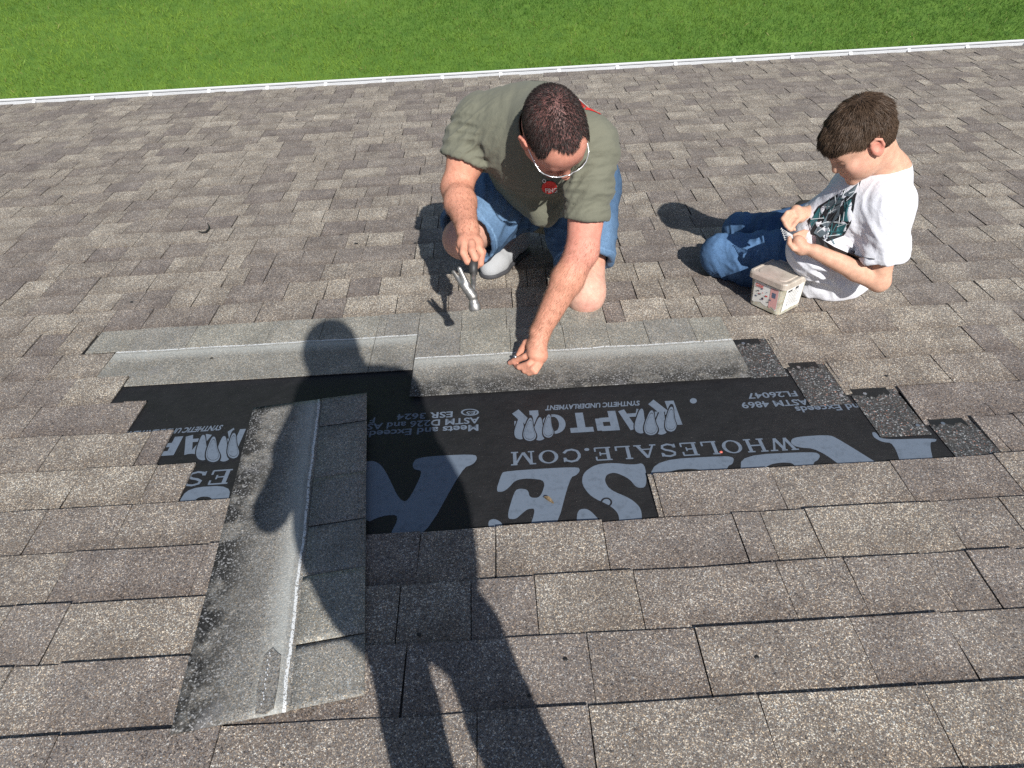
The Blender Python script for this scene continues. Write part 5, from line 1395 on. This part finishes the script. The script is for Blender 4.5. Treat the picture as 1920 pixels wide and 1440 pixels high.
    for i in range(9):
        z = 0.040+0.0062*i; P_(aR, sR_, -0.034, 0.024+g.uniform(-0.02, 0.012), z, z+0.0016, MBl, 0.0015, 'label_line')
    P_(aR, sR_, -0.040, -0.018, 0.094, 0.100, MDk, 0.0016, 'label_mark', 0.0006); P_(aR, sR_, -0.002, 0.014, 0.094, 0.103, MDk, 0.0016, 'label_mark', 0.0006)
    tv, tf = text_data('GRK', 0.03); x0, x1 = tv[:, 0].min(), tv[:, 0].max(); sc = 0.034/(x1-x0)
    P = [face(aL, sL_, uu(aL, sL_, -0.040+(q[0]-x0)*sc), 0.088+q[1]*sc*0.9, 0.0035) for q in tv]; part('label_lettering', mesh('label_lettering', P, tf), MRd, tub)
build_tub()

# ------------------------------------------------------------------ the photographer, whose shadow lies across the patch
def build_photographer():
    ph = thing('person', (0.30, 0.05, 0), 'standing photographer on the roof, shown by the long dark shadow across the loose shingle', 'person')
    def W(x, y, n): S = G(x, y); return S+SUN*(n/SUN[2])       # point at height n whose shadow falls on that pixel
    v = Vol((-0.55, -1.10, 0.0), (1.35, 0.75, 1.85), 0.014)
    hd = W(622, 655, 1.50); nk = W(640, 705, 1.36); up = unit(vec(0, -math.sin(SLOPE), math.cos(SLOPE)))
    shl, shr = W(600, 742, 1.26), W(738, 732, 1.25)
    ell_, wrl = W(512, 950, 0.92), CAM+vec(-0.085, -0.06, -0.05)
    elr, wrr = W(800, 885, 0.96), CAM+vec(0.085, -0.06, -0.05)
    chest, belly, pel = W(688, 845, 1.12), W(716, 955, 0.98), W(744, 1045, 0.88)
    hl, hr = W(738, 1200, 0.72), W(882, 1195, 0.72)
    kl, kr = W(768, 1330, 0.54), W(934, 1325, 0.54)
    fl, fr_ = kl+vec(-0.02, 0.14, -0.44), kr+vec(0.03, 0.14, -0.44)
    v.ell(hd, (0.082, 0.10, 0.115), None, 0.02); v.cap(hd, nk, 0.080, 0.082, 0.03); v.cap(shl, shr, 0.06, 0.06, 0.05); v.cap(nk, chest, 0.065, 0.11, 0.05)
    v.chain([chest, belly, pel], [0.13, 0.15, 0.145], 0.05, sq=((0, 1, 0), 0.8))
    v.chain([shl, ell_], [0.052, 0.044], 0.03); v.chain([ell_, wrl], [0.042, 0.030], 0.02); v.chain([shr, elr], [0.055, 0.046], 0.03); v.chain([elr, wrr], [0.042, 0.030], 0.02)
    for wr, s_ in ((wrl, -1), (wrr, 1)):
        v.cap(wr, CAM+vec(s_*0.075, -0.03, -0.015), 0.028, 0.024, 0.015)
        for j in range(4): v.cap(CAM+vec(s_*0.078, -0.035, 0.015-0.018*j), CAM+vec(s_*0.055, -0.045, 0.017-0.018*j), 0.009, 0.008, 0.004)
        v.cap(CAM+vec(s_*0.075, -0.04, 0.005), CAM+vec(s_*0.03, -0.055, -0.005), 0.010, 0.008, 0.004)
    for a_, b_, c_, r0_ in ((hl, kl, fl, 0.050), (hr, kr, fr_, 0.058)): v.chain([pel*0.4+a_*0.6, a_, b_, c_], [r0_*1.1, r0_, r0_*0.92, 0.04], 0.012)
    for f_ in (fl, fr_): v.chain([vec(f_[0], f_[1]-0.06, 0.05), vec(f_[0], f_[1]+0.10, 0.04)], [0.045, 0.038], 0.02)
    v.half(vec(0, 0, 0.012), (0, 0, -1))
    V, F = v.mesh(); V = relax(V, F, 2, 0.4); me = fast_mesh('body', V, F); set_col(me, 'Col', np.tile(np.array([0.5, 0.3, 0.22]), (len(V), 1))); part('body', me, SK_MAN, ph, smooth=True)
    s = Vol((-0.55, -1.10, 0.3), (1.35, 0.75, 1.6), 0.014)
    s.chain([chest, belly, pel], [0.185, 0.196, 0.168], 0.05, sq=((0, 1, 0), 0.72)); s.cap(shl, shr, 0.072, 0.072, 0.05); s.cap(nk, chest, 0.066, 0.12, 0.05); s.cap(shl, shl*0.45+ell_*0.55, 0.066, 0.066, 0.03); s.cap(shr, shr*0.45+elr*0.55, 0.070, 0.066, 0.03)
    V, F = s.mesh(); part('t_shirt', fast_mesh('t_shirt', relax(V, F, 2), F), cloth_material('navy_jersey', (0.03, 0.035, 0.06), (0.05, 0.06, 0.09)), ph, smooth=True)
    s = Vol((-0.55, -1.10, 0.02), (1.35, 0.85, 1.2), 0.012)
    for a_, b_, c_, r0_ in ((hl, kl, fl, 0.056), (hr, kr, fr_, 0.066)): s.chain([pel*0.4+a_*0.6, a_, b_, b_*0.15+c_*0.85], [r0_*1.3, r0_, r0_*0.96, r0_*0.9], 0.012)
    s.cap(pel+vec(-0.01, 0, 0), pel+vec(0.02, 0, 0), 0.150, 0.148, 0.01, sq=((0, 1, 0), 0.8))
    V, F = s.mesh(); me = fast_mesh('jeans', relax(V, F, 1), F); set_float(me, 'wear', np.zeros(len(V))); part('jeans', me, denim_material('photographer_denim', (0.02, 0.04, 0.08), (0.08, 0.13, 0.22)), ph, smooth=True)
    hv = Vol(hd-0.17, hd+0.17, 0.008); hv.ell(hd+up*0.012+vec(0, -0.012, 0), (0.090, 0.108, 0.118), None, 0.0); hv.ell(hd+vec(0, 0.13, -0.04), (0.09, 0.09, 0.12), None, 0.02, 'cut'); V, F = hv.mesh()
    part('hair', fast_mesh('hair', relax(V, F, 1), F), hair_material('photographer_hair', (0.03, 0.02, 0.015), (0.05, 0.035, 0.025)), ph, smooth=True)
    # phone held at chest height, lens at the camera position
    pn = thing('mobile_phone', CAM-_d*0.03, 'dark mobile phone held up by the standing photographer', 'phone')
    c = CAM-_d*0.030; P = []
    for w in (-0.0045, 0.0045):
        for a, b in ((-1, -1), (1, -1), (1, 1), (-1, 1)): P.append(c+_d*w+_r*a*0.075+_u*b*0.035)
    part('phone_body', mesh('phone_body', P, [(0, 3, 2, 1), (4, 5, 6, 7), (0, 1, 5, 4), (1, 2, 6, 5), (2, 3, 7, 6), (3, 0, 4, 7)]), plain('phone_glass', (0.02, 0.02, 0.022), 0.2), pn)
    v_, f_ = tube([c+_d*0.0045, c+_d*0.0065], 0.009, 16); part('lens', mesh('lens', v_, f_), plain('lens_glass', (0.01, 0.01, 0.015), 0.05), pn)
build_photographer()

# ------------------------------------------------------------------ litter on the roof
def leaf():
    c = G(1029, 938, 0.004); P = []; Fq = []; n = 7
    d = unit(G(1042, 944)-G(1016, 930)); s_ = np.cross((0, 0, 1), d)
    for i in range(n):
        t = i/(n-1); w = 0.0055*math.sin(math.pi*min(1, 0.1+t*0.85))
        for q in (-1, 0, 1): P.append(c+d*(t-0.5)*0.028+s_*w*q+vec(0, 0, 0.004*abs(q)+0.003*math.sin(t*5)))
        if i:
            a, b = 3*(i-1), 3*i; Fq += [(a, b, b+1, a+1), (a+1, b+1, b+2, a+2)]
    o = top('dead_leaf', mesh('dead_leaf', P, Fq), flat('dry_leaf', (0.14, 0.10, 0.055), 0.8, vary=0.4, scale=200), 'small dry brown leaf lying on a printed letter', 'leaf')
    o.modifiers.new('thickness', 'SOLIDIFY').thickness = 0.0006
leaf()
def chip(name, px, py, z, size, mat, label, cat, group=None, seed=1, k=6, flat_=0.45):
    g = np.random.default_rng(seed); c = G(px, py, z); P = []; 
    for lv, sc in ((0, 0.85), (1, 1.0), (2, 0.6)):
        for i in range(k):
            a = 2*math.pi*i/k; r = size*sc*g.uniform(0.65, 1.15); P.append(c+vec(r*math.cos(a), r*math.sin(a)*0.8, lv*size*flat_*0.6))
    F = [tuple(reversed(range(k))), tuple(range(2*k, 3*k))]+[(l*k+i, l*k+(i+1) % k, (l+1)*k+(i+1) % k, (l+1)*k+i) for l in (0, 1) for i in range(k)]
    return top(name, mesh(name, P, F), mat, label, cat, group)
chip('plastic_scrap', 1352, 848, 0.0022, 0.0052, plain('red_plastic', (0.75, 0.16, 0.12), 0.5), 'tiny red plastic scrap lying on the printed sheet', 'scrap', seed=2)
for i, (x, y, s_) in enumerate(((770, 478, .006), (779, 456, .007), (502, 543, .006), (247, 567, .007), (1003, 701, .004), (955, 550, .005), (913, 573, .004), (1663, 705, .006), (1060, 1237, .005), (992, 1305, .005), (786, 1190, .006), (397, 672, .006), (557, 225, .008), (543, 427, .007), (668, 457, .008), (640, 441, .007), (1418, 1233, .006), (415, 438, .004))):
    chip('tar_crumb', x, y, 0.0075, s_, M_TAR, 'small black tar crumb lying on the shingles', 'crumb', 'tar crumbs scattered on the roof', seed=20+i)
v, f = tube([G(372, 434, 0.010), G(378, 436, 0.014), G(386, 435, 0.016), (G(392, 430, 0.013)), (G(392, 424, 0.010)), G(389, 418, 0.009)], [0.002, 0.004, 0.005, 0.0045, 0.003, 0.0015], 6)
top('curled_tar_strip', mesh('curled_tar_strip', v, f), M_TAR, 'curled strip of black tar paper lying on the roof away from the patch', 'tar strip')
x_ = G(880, 412, 0.0095)
chip('paint_fleck', 843, 460, 0.009, 0.010, plain('chalk_white', (0.7, 0.7, 0.66), 0.9), 'pale chalk fleck in the kneeling man\'s shadow', 'fleck', seed=9, flat_=0.15)
